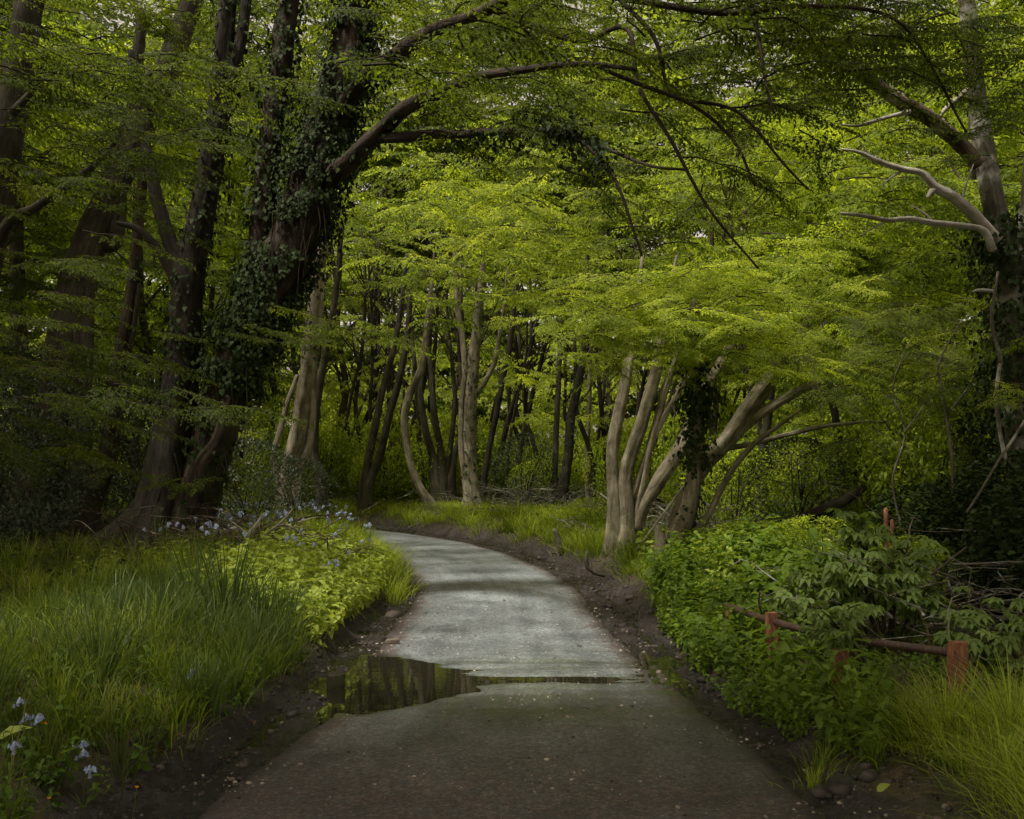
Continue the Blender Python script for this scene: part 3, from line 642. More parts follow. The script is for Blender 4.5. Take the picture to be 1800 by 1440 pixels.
simple_tree("grey leaning stem curved like a bow right of the pale twin trunk", 22.5,
    [[(565, 860, 26), (552, 790, 22), (556, 700, 20), (572, 620, 17), (590, 520, 14), (600, 400, 10)]], K_grey, 12, True,
    [(region(600, 260, 100, 130, 21, 25, 24), FR, kw(dt=.45))])
simple_tree("twisted reddish-brown trunk half hidden left of the big ivied tree", 17.5,
    [[(152, 905, 44), (178, 830, 34), (196, 740, 30), (207, 640, 28), (225, 540, 26), (240, 440, 24), (250, 300, 22), (265, 120, 18)],
     [(165, 900, 22), (200, 800, 14), (205, 700, 12), (232, 600, 12), (244, 500, 10)]], K_red, 14, True,
    [(region(300, 160, 180, 200, 16, 20, 40), FR, kw(dt=.32))], .1, [(0, 350, .05, .07, .3, 1)], lmat=M_leafd)
simple_tree("broad pale trunk leaning right, deep behind the left-hand sprays", 19.,
    [[(60, 900, 96), (95, 720, 80), (125, 540, 74), (158, 430, 68), (200, 330, 60), (250, 220, 58), (300, 110, 52), (345, -20, 44)],
     [(150, 470, 50), (200, 420, 36), (215, 300, 30), (235, 180, 26), (250, 20, 22)]], K_grey, 22, True,
    [(region(60, 250, 200, 260, 16, 22, 70), FR, kw(dt=.3))], .08, lmat=M_leafd)
simple_tree("dim trunk standing far left behind the holly", 24.,
    [[(30, 900, 40), (40, 700, 36), (30, 500, 32), (35, 250, 28)]], K_grey, 10, True, [(region(60, 500, 200, 260, 22, 28, 50), FR, kw(dt=.3))], lmat=M_leafd)
# --- middle-distance stems between the bend and the wood
simple_tree("slim leaning stem nearest the left end of the far verge", 31.5, [[(640, 862, 19), (655, 770, 17), (672, 690, 15), (690, 620, 13), (705, 540, 11), (715, 450, 8)]], K_grey,
    crown=[(region(690, 420, 90, 120, 25, 30, 24), FR, kw(dt=.45))])
simple_tree("leaning stem with an elbow above its foot at the far verge", 31.2, [[(648, 852, 20), (668, 800, 18), (682, 740, 17), (698, 680, 16), (714, 600, 14), (722, 520, 11)]], K_grey,
    crown=[(region(640, 300, 90, 150, 26, 31, 24), FR, kw(dt=.42))])
simple_tree("pale S-curved trunk leaning over the far verge", 30.5, [[(757, 888, 17), (738, 856, 16), (718, 800, 16), (711, 735, 17), (722, 690, 17), (742, 640, 16), (750, 580, 13), (758, 500, 9), (764, 440, 4)]], K_pale, 14, True,
    [(region(820, 330, 120, 120, 23, 27, 34), FR, kw(dt=.55))], .06)
simple_tree("thin straight stem tangled behind the S-curved trunk", 32, [[(742, 862, 12), (736, 760, 11), (730, 660, 10), (722, 560, 9)]], K_grey, 8, True, [(region(740, 500, 70, 60, 25, 28, 8), FR, kw(sc=.6, dt=.45))])
simple_tree("stout fluted base splitting into five wavy stems at the far verge", 31,
    [[(775, 872, 40), (762, 810, 20), (747, 750, 16), (740, 690, 14), (750, 610, 12), (765, 520, 10)],
     [(780, 870, 34), (775, 800, 16), (764, 730, 14), (758, 660, 12), (748, 600, 10)],
     [(790, 870, 26), (800, 800, 12), (815, 740, 10), (808, 640, 9)],
     [(768, 872, 24), (784, 830, 14), (792, 780, 12), (800, 700, 10), (790, 600, 8)]], K_grey, 12, True, [(region(760, 440, 80, 70, 25, 29, 14), FR, kw(sc=.8, dt=.45))])
simple_tree("ivied upright trunk with two pale bare side limbs at the centre of the far verge", 29.5,
    [[(829, 892, 34), (827, 820, 29), (826, 740, 28), (830, 660, 26), (838, 580, 22), (846, 500, 15), (850, 430, 7)],
     [(820, 860, 16), (812, 790, 13), (811, 720, 13), (818, 650, 14), (812, 590, 14), (803, 530, 12), (800, 470, 11), (796, 415, 9)],
     [(838, 690, 14), (858, 662, 11), (872, 630, 10), (880, 580, 9), (888, 520, 7), (892, 470, 6)],
     [(824, 640, 12), (838, 560, 9), (842, 500, 8)]], K_pale, 14, [1, 1, 0, 0],
    [(region(850, 400, 130, 85, 19.5, 23, 66), (.3, -1, -.2), kw(sc=.7, dt=.72)), (region(930, 290, 130, 120, 21, 25, 44), FR, kw(dt=.55)), (region(940, 480, 150, 70, 23, 28, 46), FR, kw(sc=.7, dt=.62)), (region(1010, 620, 60, 50, 22, 26, 8), FR, kw(sc=.5, dt=.6))], .07, [(0, 620, .07, .08, .15, .85)])
simple_tree("dark stem leaning right, first of the crossing pair past the ivied trunk", 34, [[(850, 850, 13), (866, 760, 13), (882, 680, 12), (897, 600, 12), (906, 520, 10), (912, 440, 9)]], K_dark, 8, True,
    [(region(950, 420, 90, 90, 27, 32, 20), FR, kw(dt=.45))])
simple_tree("dark stem leaning right, second of the crossing pair past the ivied trunk", 35, [[(868, 850, 13), (885, 770, 12), (905, 700, 11), (925, 640, 10), (945, 560, 9)]], K_dark, 8, True,
    [(region(990, 480, 90, 80, 28, 33, 20), FR, kw(dt=.42))])
simple_tree("dark crooked ivied trunk beyond the fallen brushwood", 28, [[(985, 880, 24), (998, 810, 21), (1004, 740, 20), (1018, 670, 18), (1030, 600, 16), (1040, 500, 12)]], K_dark, 12, True,
    [(region(1040, 450, 110, 120, 22, 27, 40), FR, kw(dt=.5))], .07, [(0, 420, .07, .08, .1, 1)])
simple_tree("slender upright stem left of the crooked ivied trunk", 31, [[(975, 850, 14), (977, 760, 13), (982, 680, 12), (985, 600, 11), (990, 500, 9)]], K_grey, 8, True, [(region(960, 560, 60, 50, 27, 30, 8), FR, kw(sc=.6, dt=.4))])
simple_tree("straight pale pole-like stem between the crooked trunk and the clump", 34, [[(1033, 860, 11), (1032, 780, 11), (1036, 700, 10), (1038, 600, 9)]], K_pale, 8, True, [(region(1050, 560, 60, 50, 29, 32, 8), FR, kw(sc=.6, dt=.45))])
# --- the many-stemmed hornbeam on the right bank
simple_tree("pale many-stemmed hornbeam clump on the right bank above the muddy edge", 17.5,
    [[(1082, 958, 34), (1080, 880, 27), (1078, 800, 26), (1088, 730, 27), (1102, 660, 24), (1112, 590, 20), (1122, 520, 14), (1130, 450, 6)],
     [(1098, 965, 44), (1100, 900, 36), (1098, 840, 33), (1112, 785, 32), (1130, 740, 30), (1147, 680, 28), (1162, 600, 22), (1178, 520, 14), (1190, 450, 6)],
     [(1112, 962, 26), (1124, 880, 16), (1138, 800, 16), (1155, 740, 16), (1172, 680, 15), (1200, 600, 10), (1215, 540, 5)],
     [(1118, 930, 30), (1135, 885, 30), (1165, 835, 32), (1195, 790, 31), (1216, 745, 28), (1240, 690, 24), (1290, 600, 18)],
     [(1108, 880, 16), (1140, 790, 14), (1165, 735, 14), (1192, 690, 13), (1215, 640, 12)],
     [(1120, 870, 10), (1150, 770, 9), (1160, 700, 9), (1178, 650, 8)]], K_pale, 18, [1, 1, 1, 0, 0, 0],
    [(region(1075, 640, 40, 26, 15, 16.2, 7), (-.3, -1, -.5), kw('N', .4, .9, .2, .7)), (region(1300, 655, 50, 26, 15, 16, 8), (.1, -1, -.5), kw('N', .4, .9, .2, .72)), (region(1190, 612, 150, 26, 14.6, 16.2, 34), (-.2, -1, -.12), kw('N', .52, .9, .1, .75)), (region(1400, 610, 90, 50, 14.6, 16.5, 30), (.2, -1, -.12), kw('N', .55, .9, .1, .7)), (region(1160, 545, 150, 85, 14.2, 16.5, 140), (-.2, -1, -.12), kw('N', .62, .9, .15, .75)), (region(1330, 500, 140, 110, 14.5, 17, 105), (.2, -1, -.12), kw('N', .66, .9, .15, .70)),
     (region(1130, 430, 130, 110, 15, 19, 50), FR, kw(sc=.8, dt=.58)), (region(1300, 330, 190, 150, 14, 19, 70), FR, kw(sc=.85, dt=.48))], .075, flare=.75)
simple_tree("pale curving trunk capped with ivy beside the broken stump", 16.,
    [[(1172, 985, 44), (1196, 935, 38), (1215, 880, 34), (1222, 820, 32), (1226, 740, 26), (1224, 680, 24), (1216, 620, 20), (1222, 520, 16)],
     [(1198, 975, 18), (1245, 905, 14), (1262, 868, 13), (1290, 820, 13), (1330, 775, 11), (1375, 745, 8), (1410, 720, 5)]], K_pale, 18, True,
    [(region(1290, 640, 80, 30, 15, 16.5, 7), (.4, -.8, -.3), kw('N', .5, .8, .15, .75)), (region(1440, 420, 150, 120, 15, 20, 46), FR, kw(sc=.85, dt=.5))], .09, [(0, 1500, .13, .085, .5, .95), (0, 250, .05, .07, .3, .6)])
simple_tree("great leaning limb-like trunk rising right behind the ivy-capped one", 18.,
    [[(1195, 900, 30), (1240, 815, 35), (1285, 765, 38), (1330, 700, 39), (1368, 645, 35), (1405, 590, 22), (1440, 530, 9)],
     [(1225, 830, 24), (1290, 765, 24), (1340, 725, 22), (1400, 690, 20), (1460, 665, 16), (1490, 650, 10), (1560, 620, 7)],
     [(1260, 790, 14), (1320, 780, 11), (1400, 760, 10), (1470, 748, 8), (1540, 740, 6), (1600, 745, 4)],
     [(1480, 655, 9), (1530, 600, 7), (1570, 540, 5)]], K_pale, 18, [1, 0, 0, 0],
    [(region(1520, 560, 150, 120, 16, 20, 60), FR, kw(sc=.8, dt=.6)), (region(1560, 350, 190, 150, 15, 20, 80), FR, kw(sc=.85, dt=.55))], .06)
simple_tree("dark bare upright trunk behind the thin arching stem on the right", 24., [[(1335, 880, 20), (1340, 800, 20), (1352, 720, 18), (1360, 620, 16)]], K_dark, 10, True, [(region(1400, 620, 100, 60, 22, 26, 18), FR, kw(dt=.5))])
simple_tree("dark trunk with an upswept bough right of the leaning trunks", 20., [[(1488, 900, 22), (1482, 840, 20), (1475, 780, 18), (1462, 700, 15), (1450, 600, 12)], [(1520, 895, 10), (1545, 860, 9), (1590, 858, 6), (1640, 850, 4)], [(1520, 895, 8), (1505, 830, 7), (1500, 770, 5)]], K_dark, 10, [1, 1, 0],
    [(region(1600, 700, 170, 100, 17, 22, 50), FR, kw(sc=.75, dt=.55)), (region(1400, 800, 110, 80, 18, 22, 22), FR, kw(sc=.6, dt=.5))])
simple_tree("pale vertical trunk showing above the leaning limb", 27., [[(1440, 880, 22), (1443, 760, 21), (1444, 650, 20), (1446, 560, 17)]], K_pale, 10, True, [(region(1480, 480, 90, 80, 25, 29, 18), FR, kw(dt=.55))])
# --- the big oak-like tree at the right edge with dead limbs
T9 = thing("tree", "big rough-barked tree at the right edge with bleached broken limbs", "tree")
mb = MB(); Y = 12.5
p9 = stems(mb, [[(1815, 990, 80), (1800, 860, 70), (1790, 720, 64), (1784, 600, 60), (1772, 500, 56), (1756, 410, 52), (1738, 320, 46), (1722, 220, 44), (1712, 140, 40), (1700, 20, 36), (1690, -80, 30)],
               [(1775, 520, 40), (1800, 400, 30), (1812, 250, 26), (1820, 80, 22)]], Y, 22, [1, 0], .06, .5, .02)
mb.build("trunk", K_lich, T9)
mb = MB()
stems(mb, [[(1752, 425, 32), (1725, 392, 27), (1702, 368, 24), (1675, 345, 23), (1645, 330, 20), (1622, 305, 14), (1590, 299, 13), (1545, 285, 12), (1510, 268, 8), (1478, 262, 5)],
           [(1645, 330, 16), (1636, 340, 12), (1630, 347, 7)], [(1590, 299, 7), (1566, 312, 4), (1550, 330, 2)], [(1545, 287, 6), (1525, 268, 4), (1512, 248, 2)], [(1690, 356, 6), (1700, 320, 4), (1712, 290, 2.5)]], Y - .3, 14, False, .09, wob=.008)
o = mb.build("dead_limb", K_dead, T9); o["label"] = "thick grey dead limb arching left"
mb = MB(); stems(mb, [[(1745, 440, 18), (1730, 405, 15), (1690, 396, 13), (1640, 392, 14), (1600, 384, 11), (1560, 387, 11), (1520, 380, 9), (1478, 376, 6)], [(1560, 387, 6), (1536, 400, 4), (1515, 412, 3)], [(1640, 390, 5), (1622, 372, 3), (1600, 362, 2)]], Y - .4, 10, False, .1, wob=.006)
o = mb.build("dead_limb", K_dead, T9); o["label"] = "straight whitish dead limb pointing left"
mb = MB(); stems(mb, [[(1722, 290, 34), (1690, 255, 32), (1640, 212, 32), (1590, 185, 32), (1545, 152, 28), (1500, 120, 24), (1450, 95, 22), (1400, 82, 18), (1360, 66, 9)]], Y - .2, 14, False, .1, rough=.03, wob=.01)
o = mb.build("dead_limb", K_peel, T9); o["label"] = "long brown limb shedding its bark"
for pl in [[(1600, 196, 11), (1570, 204, 9), (1535, 214, 9), (1505, 222, 7), (1478, 219, 4)], [(1700, 158, 12), (1682, 176, 12), (1662, 192, 10), (1655, 205, 6)], [(1745, 512, 9), (1722, 510, 8), (1710, 513, 5)]]:
    mb = MB(); stems(mb, [pl], Y - .35, 8, False, .05, wob=.006); mb.build("dead_limb", K_dead, T9)
mb = MB(); ivy(mb, p9[0], 6500, .2, .07, 0, .58); mb.build("ivy", M_ivy, T9)
mb = MB()
boughs(mb, region(1700, 60, 160, 90, 9.5, 12, 34), (-.6, -.8, -.1), 'N', .7, 1., .2, .25)
boughs(mb, region(1560, 40, 140, 60, 9.5, 12, 30), (-.8, -.5, -.1), 'N', .7, 1., .2, .3)
boughs(mb, region(1640, 560, 160, 110, 12.6, 15.5, 60), (-.3, -1, -.2), 'N', .6, 1., .1, .62)
boughs(mb, region(1620, 760, 180, 110, 13, 17, 46), (-.3, -1, -.2), 'N', .55, 1., .1, .55)
boughs(mb, region(1760, 250, 80, 120, 10.5, 12, 22), (-.6, -.8, -.1), 'N', .6, 1., .2, .35)
boughs(mb, gap(box(4.5, 12, -4, 11, 7.5, 12, 200)), (0, -1, 0), 'F', 1.1, 3, .2, .4)  # unseen boughs added overhead to shade the near right side
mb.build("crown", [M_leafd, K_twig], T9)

# --- deeper wood: shared archetypes copied one by one
def arche(lod, n, rx, rz, z0, sc, dt, Rn=0):
    mb = MB(); a = U(0, 2 * PI, n); z = U(-1, 1, n); r = np.sqrt(np.maximum(0, 1 - z * z)) * U(.35, 1, n) ** .6
    pos = np.stack([np.cos(a) * r * rx, np.sin(a) * r * rx, z0 + rz * z], -1)
    c = pos[rng.integers(n, size=n // 4)]; pos = c[rng.integers(len(c), size=n)] + np.stack([N(0, .7 * sc, n), N(0, .7 * sc, n), N(0, .08, n)], -1); a = np.arctan2(pos[:, 1], pos[:, 0]); z = (pos[:, 2] - z0) / rz
    out = np.stack([np.cos(a), np.sin(a), -.12 + 0 * a], -1)
    R = basis(out + np.stack([N(0, .4, n), N(0, .4, n), N(0, .12, n)], -1), np.stack([N(0, .14, n), N(0, .14, n), np.ones(n)], -1))
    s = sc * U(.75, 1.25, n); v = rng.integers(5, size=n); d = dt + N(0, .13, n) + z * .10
    for k in range(5):
        m = v == k; q = pos[m] - R[m][:, :, 1] * (s[m] * .8)[:, None]; put(mb, stamp(BO[lod][k], q, R[m], s[m], d[m]))
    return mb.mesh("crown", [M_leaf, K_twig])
CR = [arche('M', 150, 2.9, 3.6, 7.6, .95, .5) for _ in range(3)]
CRF = [arche('F', 170, 4.3, 7.5, 10.5, 1.15, .5) for _ in range(3)]
def pole_mesh(k, h, r, lean, bark, branches=True):
    mb = MB(); q = np.random.default_rng(k)
    pts = [[0, 0, -.3]]; x = y = 0
    for i in range(1, 7): x += q.normal() * .16 + lean; y += q.normal() * .12; pts.append([x, y, h * i / 6])
    pr = tube(mb, pts, np.linspace(r, r * .35, 7), seg=9, M=36, flute=.06, flare=.5, seed=k)
    if branches:
        for j in range(6):
            t = int(q.uniform(.3, .85) * 35); p = pr[0][t]; a = q.uniform(0, 6.28); L = q.uniform(1, 2.4)
            tube(mb, [p, p + [math.cos(a) * L * .5, math.sin(a) * L * .5, L * .55], p + [math.cos(a) * L, math.sin(a) * L, L * 1.2]], [pr[1][t] * .45, .02, .008], seg=5, M=8, seed=j, wob=.02)
    return mb.mesh("trunk", [bark])
POL = [pole_mesh(1, 9, .10, .24, K_dark), pole_mesh(2, 9.5, .12, -.06, K_grey), pole_mesh(3, 9, .075, .34, K_grey), pole_mesh(4, 10, .13, .02, K_grey), pole_mesh(5, 9, .06, .42, K_grey), pole_mesh(6, 10, .10, -.14, K_dark)]
def wood_tree(x, y, pole, crown, label, group, rz, s=1., cs=1.):
    T = thing("tree", label, "tree", group, (x, y, tz(x, y)[0])); T.rotation_euler.z = rz; T.scale = (s, s, s)
    for nm, me in (("trunk", pole), ("crown", crown)):
        if me is None: continue
        o = bpy.data.objects.new(nm, me); C.objects.link(o); o.parent = T
    return T
G1 = "slim trees crowded behind the far verge"; LB1 = "slim dim tree standing in the crowded wood behind the far verge"
q = np.random.default_rng(4); done = []
for i in range(700):
    Y = q.uniform(32.5, 39.5); X = (q.uniform(480, 1340) - 900) / F * Y
    if all((X - a) ** 2 + (Y - b) ** 2 > .45 for a, b in done) and len(done) < 56:
        done.append((X, Y)); wood_tree(X, Y, POL[q.integers(6)], CR[q.integers(3)] if (len(done) % 4 == 0 and abs(X + 1) > 9) or (len(done) % 13 == 0 and Y > 36) else None, LB1, G1, q.uniform(-.5, .5) if q.random() < .6 else q.uniform(0, 6), q.uniform(.8, 1.2))
G2 = "tall trees closing the wood in the distance"; LB2 = "tall tree closing the view deep in the wood"
for i in range(16):
    X = -26 + 3.5 * i + q.uniform(-1, 1); wood_tree(X, 49 + q.uniform(-3, 3), POL[q.integers(6)], CRF[q.integers(3)], LB2, G2, q.uniform(0, 6), q.uniform(1, 1.2))
for i in range(15):
    X = -34 + 4.8 * i + q.uniform(-1, 1); wood_tree(X, 56 + q.uniform(-3, 3), POL[q.integers(6)], CRF[q.integers(3)], LB2, G2, q.uniform(0, 6), q.uniform(1.2, 1.5))
G3 = "trees standing in the wood left of the lane"; LB3 = "tree standing in shade in the wood left of the lane"
for X, Y in [(-12, 18.5), (-13, 16), (-12, 23), (-10, 27.5), (-16, 27), (-10, 29.5), (-14, 35), (-19, 21), (-8.5, 36), (-20, 33)]:
    wood_tree(X, Y, POL[q.integers(6)], CR[q.integers(3)], LB3, G3, q.uniform(0, 6), q.uniform(1., 1.25))
G4 = "trees standing in the wood right of the lane"; LB4 = "tree standing in the wood right of the lane"
for X, Y in [(8.5, 19), (10.5, 16), (7, 25), (11, 23), (14, 20), (9.5, 29), (13.5, 28), (16, 33), (11, 35), (6.5, 32), (18, 26)]:
    wood_tree(X, Y, POL[q.integers(6)], CR[q.integers(3)], LB4, G4, q.uniform(0, 6), q.uniform(1., 1.25))

mb = MB()
boughs(mb, box(-40, 40, 50, 66, 8, 38, 1700), (0, -1, -.1), 'F', 1.7, 1.2, .2, .5)
boughs(mb, box(-40, 40, 50, 64, 0, 26, 1500), (0, -1, -.1), 'F', 2.0, .9, .15, .5)
boughs(mb, box(-28, 24, 50, 57, 5, 21, 1100), (0, -1, -.1), 'F', 1.3, .9, .12, .6)
boughs(mb, region(930, 640, 370, 110, 31.5, 39, 230), (-.2, -1, -.2), 'M', .62, 1.2, .15, .75)
boughs(mb, box(-12, 14, 26, 36, 14.5, 21, 130), (0, -1, -.1), 'F', 1.1, 1.5, .15, .45)
gb = box(-26, 24, 39.5, 50, 0, 1, 1500); gb[:, 2] = .2 + gb[:, 2] * (1.6 + (gb[:, 1] - 39.5) * 1.15); boughs(mb, gb, (0, -1, -.1), 'F', .95, .9, .12, .72)
boughs(mb, box(-38, 38, 50, 68, 17, 36, 900), (0, -1, -.1), 'F', 2.2, .9, .15, .5)
boughs(mb, box(-34, 34, 44, 52, .2, 7, 420), (0, -1, -.1), 'F', 1.4, .9, .15, .55)
boughs(mb, box(-34, -11, 14, 46, .3, 14, 900), (.7, -.7, -.1), 'F', 1.25, .9, .15, .35)
boughs(mb, box(13, 34, 12, 46, .3, 14, 900), (-.7, -.7, -.1), 'F', 1.25, .9, .15, .5)
tag(mb.build("distant_woodland", [M_leaf, K_twig]), "mass of green woodland closing every gap between the distant trees", None, None, "stuff")
# --- undergrowth saplings and bushes
def bush_mesh(r_, h, n, leaf, size, mats, lay=False, stemn=9):
    mb = MB(); 
    ends = []
    for i in range(stemn):
        a = U(0, 6.28); e = np.array([math.cos(a) * r_ * U(.3, .9), math.sin(a) * r_ * U(.3, .9), h * U(.55, 1.)])
        tube(mb, [[U(-.1, .1), U(-.1, .1), -.1], e * [.35, .35, .55] + [U(-.1, .1), U(-.1, .1), 0], e], [.022, .014, .005], seg=5, M=8, mat=1, seed=i); ends.append(e)
    a = U(0, 2 * PI, n); u = U(-1, 1, n); rr = np.sqrt(1 - u * u) * U(.25, 1, n) ** .5
    pos = np.stack([np.cos(a) * rr * r_, np.sin(a) * rr * r_, h * .55 + u * h * .5], -1)
    cl = vn2(pos[:, 0] * 2.3 + 3, pos[:, 2] * 2.3 + pos[:, 1] * 1.7, 1., 2); pos = pos[cl > -.28]; n = len(pos)
    out = nrm(np.stack([pos[:, 0], pos[:, 1], pos[:, 2] - h * .3], -1))
    R = basis(out * .6 + N(0, .5, (n, 3)) + [0, 0, -.25], out * .3 + N(0, .35, (n, 3)) + [0, 0, .9])
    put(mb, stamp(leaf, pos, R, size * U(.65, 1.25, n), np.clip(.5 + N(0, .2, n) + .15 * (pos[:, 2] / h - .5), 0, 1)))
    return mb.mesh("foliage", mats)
HOL = [bush_mesh(1.1, 2.0, 5200, leaf4(1, .5, .05, .2), .07, [M_holly, K_twig]) for _ in range(2)]
UND = [bush_mesh(1.2, 1.5, 4200, leaf4(1, .55, .2, .1), .085, [M_leaf, K_twig]) for _ in range(2)]
IVB = [bush_mesh(1.2, 2.6, 8000, ivyleaf, .085, [M_ivy, K_twig]) for _ in range(2)]
def bush(name, mesh, px, Y, label, group, s=1., sz=1., h=None):
    x = (px - 900) / F * Y if h is None else h
    o = bpy.data.objects.new(name, mesh); C.objects.link(o); o.location = (x, Y, tz(x, Y)[0] - .05); o.rotation_euler.z = q.uniform(0, 6.28); o.scale = (s, s, s * sz)
    return tag(o, label, "shrub", group)
GH = "small-leaved evergreen bushes in the left-hand wood"; LH = "small-leaved grey green evergreen bush in the shade of the left-hand trees"
for px, Y, s, sz in [(60, 16.5, 1.1, 1.2), (250, 18.5, 1., 1.3), (120, 19.5, 1.2, 1.3), (-20, 15, 1., 1.1), (20, 20, 1.3, 1.3), (300, 21, 1.1, 1.3)]:
    bush("evergreen_bush", HOL[q.integers(2)], px, Y, LH, GH, s, sz)
bush("evergreen_bush", HOL[0], 440, 17.2, "grey green evergreen bush between the ivied tree and the pale trunk", None, .85, .95)
bush("evergreen_bush", HOL[1], 520, 19.2, "grey green evergreen bush at the foot of the pale twin trunk", None, .8, .8)
bush("evergreen_bush", HOL[1], 925, 30.5, "grey leafy bush behind the brushwood beyond the bend", None, 1.0, 1.1)
bush("evergreen_bush", HOL[0], 1400, 18.5, "dark glossy bush behind the nettle bank on the right", None, 1.0, .9)
GU = "low leafy saplings under the distant trees"; LU = "low leafy sapling under the distant trees"
for i in range(64):
    Y = q.uniform(31, 46); px = q.uniform(500, 1320)
    bush("sapling", UND[q.integers(2)], px, Y, LU, GU, q.uniform(.7, 1.2), q.uniform(1.0, 2.2))
GU2 = "leafy saplings in the wood right of the lane"; LU2 = "leafy sapling in the wood right of the lane"
for px, Y, s, sz in [(1040, 22.5, .55, .8), (1290, 21, .9, 1.3), (1450, 21, 1.1, 1.4), (1560, 19, 1.1, 1.4), (1650, 17, 1.1, 1.6), (1380, 26, 1.2, 1.6), (1540, 24, 1.3, 1.7), (1700, 22, 1.4, 1.8), (1240, 25, 1., 1.4), (1800, 19, 1.3, 1.8)]:
    bush("sapling", UND[q.integers(2)], px, Y, LU2, GU2, s, sz)
GI = "ivy-smothered bushes on the right"; LI = "dark ivy-smothered bush below the big right-hand tree"
for px, Y, s, sz in [(1700, 13.2, .7, .7), (1800, 12, .8, .8), (1620, 14.5, .7, .6), (1770, 10.5, .6, .6), (1880, 10, .8, .8), (1850, 13.5, 1., 1.2)]:
    bush("ivy_bush", IVB[q.integers(2)], px, Y, LI, GI, s, sz)
bush("sapling", UND[0], 1325, 14.6, "low yellow green bramble-like bush lit behind the nettles", None, .75, .55)
bush("sapling", UND[1], 1450, 13.2, "low leafy bush behind the palmate-leaved shrub", None, .75, .7)
bush("sapling", UND[1], 1560, 12.3, "low leafy bush half hidden by the palmate-leaved shrub", None, .7, .7)

# ------------------------------------------------------------------ grass and herbs
def blades(mb, P, h, lean, az, w, tint, mat=0, curl=1.):
    n = len(P); up = np.array([0, 0, 1.]); L = np.stack([np.cos(az), np.sin(az), np.zeros(n)], -1); a2 = az + PI / 2 + N(0, .7, n)
    W = np.stack([np.cos(a2), np.sin(a2), np.zeros(n)], -1); Vs = []
    for t, ww in ((0, .8), (.3, 1.), (.6, .85), (.85, .5)):
        c = P + up * (h * (t - .38 * lean * t ** 2.2 * curl))[:, None] + L * (h * lean * t ** 1.7)[:, None]
        Vs += [c - W * (w * ww / 2)[:, None], c + W * (w * ww / 2)[:, None]]
    t = 1.; Vs.append(P + up * (h * (1 - .42 * lean * curl))[:, None] + L * (h * lean * 1.1)[:, None])
    V = np.stack(Vs, 1).reshape(-1, 3); b = (np.arange(n) * 9)[:, None]
    Q = np.concatenate([b + [[0, 1, 3, 2]], b + [[2, 3, 5, 4]], b + [[4, 5, 7, 6]]]); T = b + [[6, 7, 8]]
    g = np.array([-.12, -.12, 0, 0, .03, .03, .08, .08, .12])
    mb.add(V, T=T, Q=Q, tint=(tint[:, None] + g[None]).ravel(), mat=mat)
def scatter(x0, x1, y0, y1, n, fn):
    """random ground points; fn(x,y,s,d) -> keep probability (s = distance past road edge)"""
    x = U(x0, x1, n); y = U(y0, y1, n); d, _ = road_sd(x, y); s = np.abs(d) - hwf(y)
    k = U(0, 1, n) < fn(x, y, s, d); x, y, d = x[k], y[k], d[k]
    return np.stack([x, y, tz(x, y)], -1), d
def tufts(mb, C0, per, rad, h, lean, w, dt, hv=.3, bias=(0, 0)):
    n = len(C0) * per; c = np.repeat(C0, per, 0); r = np.abs(N(0, rad, n)); a = U(0, 2 * PI, n)
    P = c + np.stack([r * np.cos(a), r * np.sin(a), np.zeros(n)], -1); P[:, 2] = tz(P[:, 0], P[:, 1]) - .01
    hh = h * np.repeat(U(.6, 1.3, len(C0)) * (1 + .35 * vn(C0[:, 0] + 9, C0[:, 1], .8, 3)), per) * U(1 - hv, 1 + hv, n); az = np.arctan2(np.sin(a) + bias[1], np.cos(a) + bias[0]) + N(0, .5, n)
    ln = np.clip(lean * (.35 + r / (rad + 1e-6) * .6) * U(.5, 1.5, n), .03, 1.3)
    blades(mb, P, hh, ln, az, w * U(.6, 1.3, n), np.clip(dt + np.repeat(N(0, .12, len(C0)) + .28 * vn2(C0[:, 0], C0[:, 1], .9, 3), per) + N(0, .13, n), 0, 1))
LV = lambda x: (x < 0)
# left verge, near to middle
mb = MB()
c, _ = scatter(-7, -1.2, 3.6, 10.8, 1500, lambda x, y, s, d: (d < 0) * sstep(.38, .6, s) * .95)
tufts(mb, c, 26, .10, .30, .55, .006, .40)
c, _ = scatter(-7, -1.2, 4.6, 12, 420, lambda x, y, s, d: (d < 0) * (s > .75) * .9)
tufts(mb, c, 34, .12, .40, .55, .007, .38)
c, _ = scatter(-10, -4, 9, 14, 260, lambda x, y, s, d: (d < 0) * .8)
tufts(mb, c, 30, .14, .4, .6, .008, .28)
tag(mb.build("grass", M_grass), "soft tangled green grass covering the near left verge", None, None, "stuff")
mb = MB()
c, _ = scatter(-4.2, -1.9, 7.0, 10.2, 120, lambda x, y, s, d: (d < 0) * (s > .45) * .75)
tufts(mb, c, 34, .09, .50, .5, .010, .5, bias=(.3, -.2))
c = np.array([[*at(px, 1000, Y)[:2], 0] for px, Y in [(235, 9.6), (250, 9.3), (285, 9.0), (330, 9.2), (210, 9.0), (400, 9.3), (440, 9.0), (380, 8.8), (300, 8.6), (470, 9.4), (350, 9.6)]])
tufts(mb, c, 60, .10, .72, .4, .012, .52)
tag(mb.build("sedge", M_sedge), "tall arching blue green sedge blades in front of the big tree", None, None, "stuff")
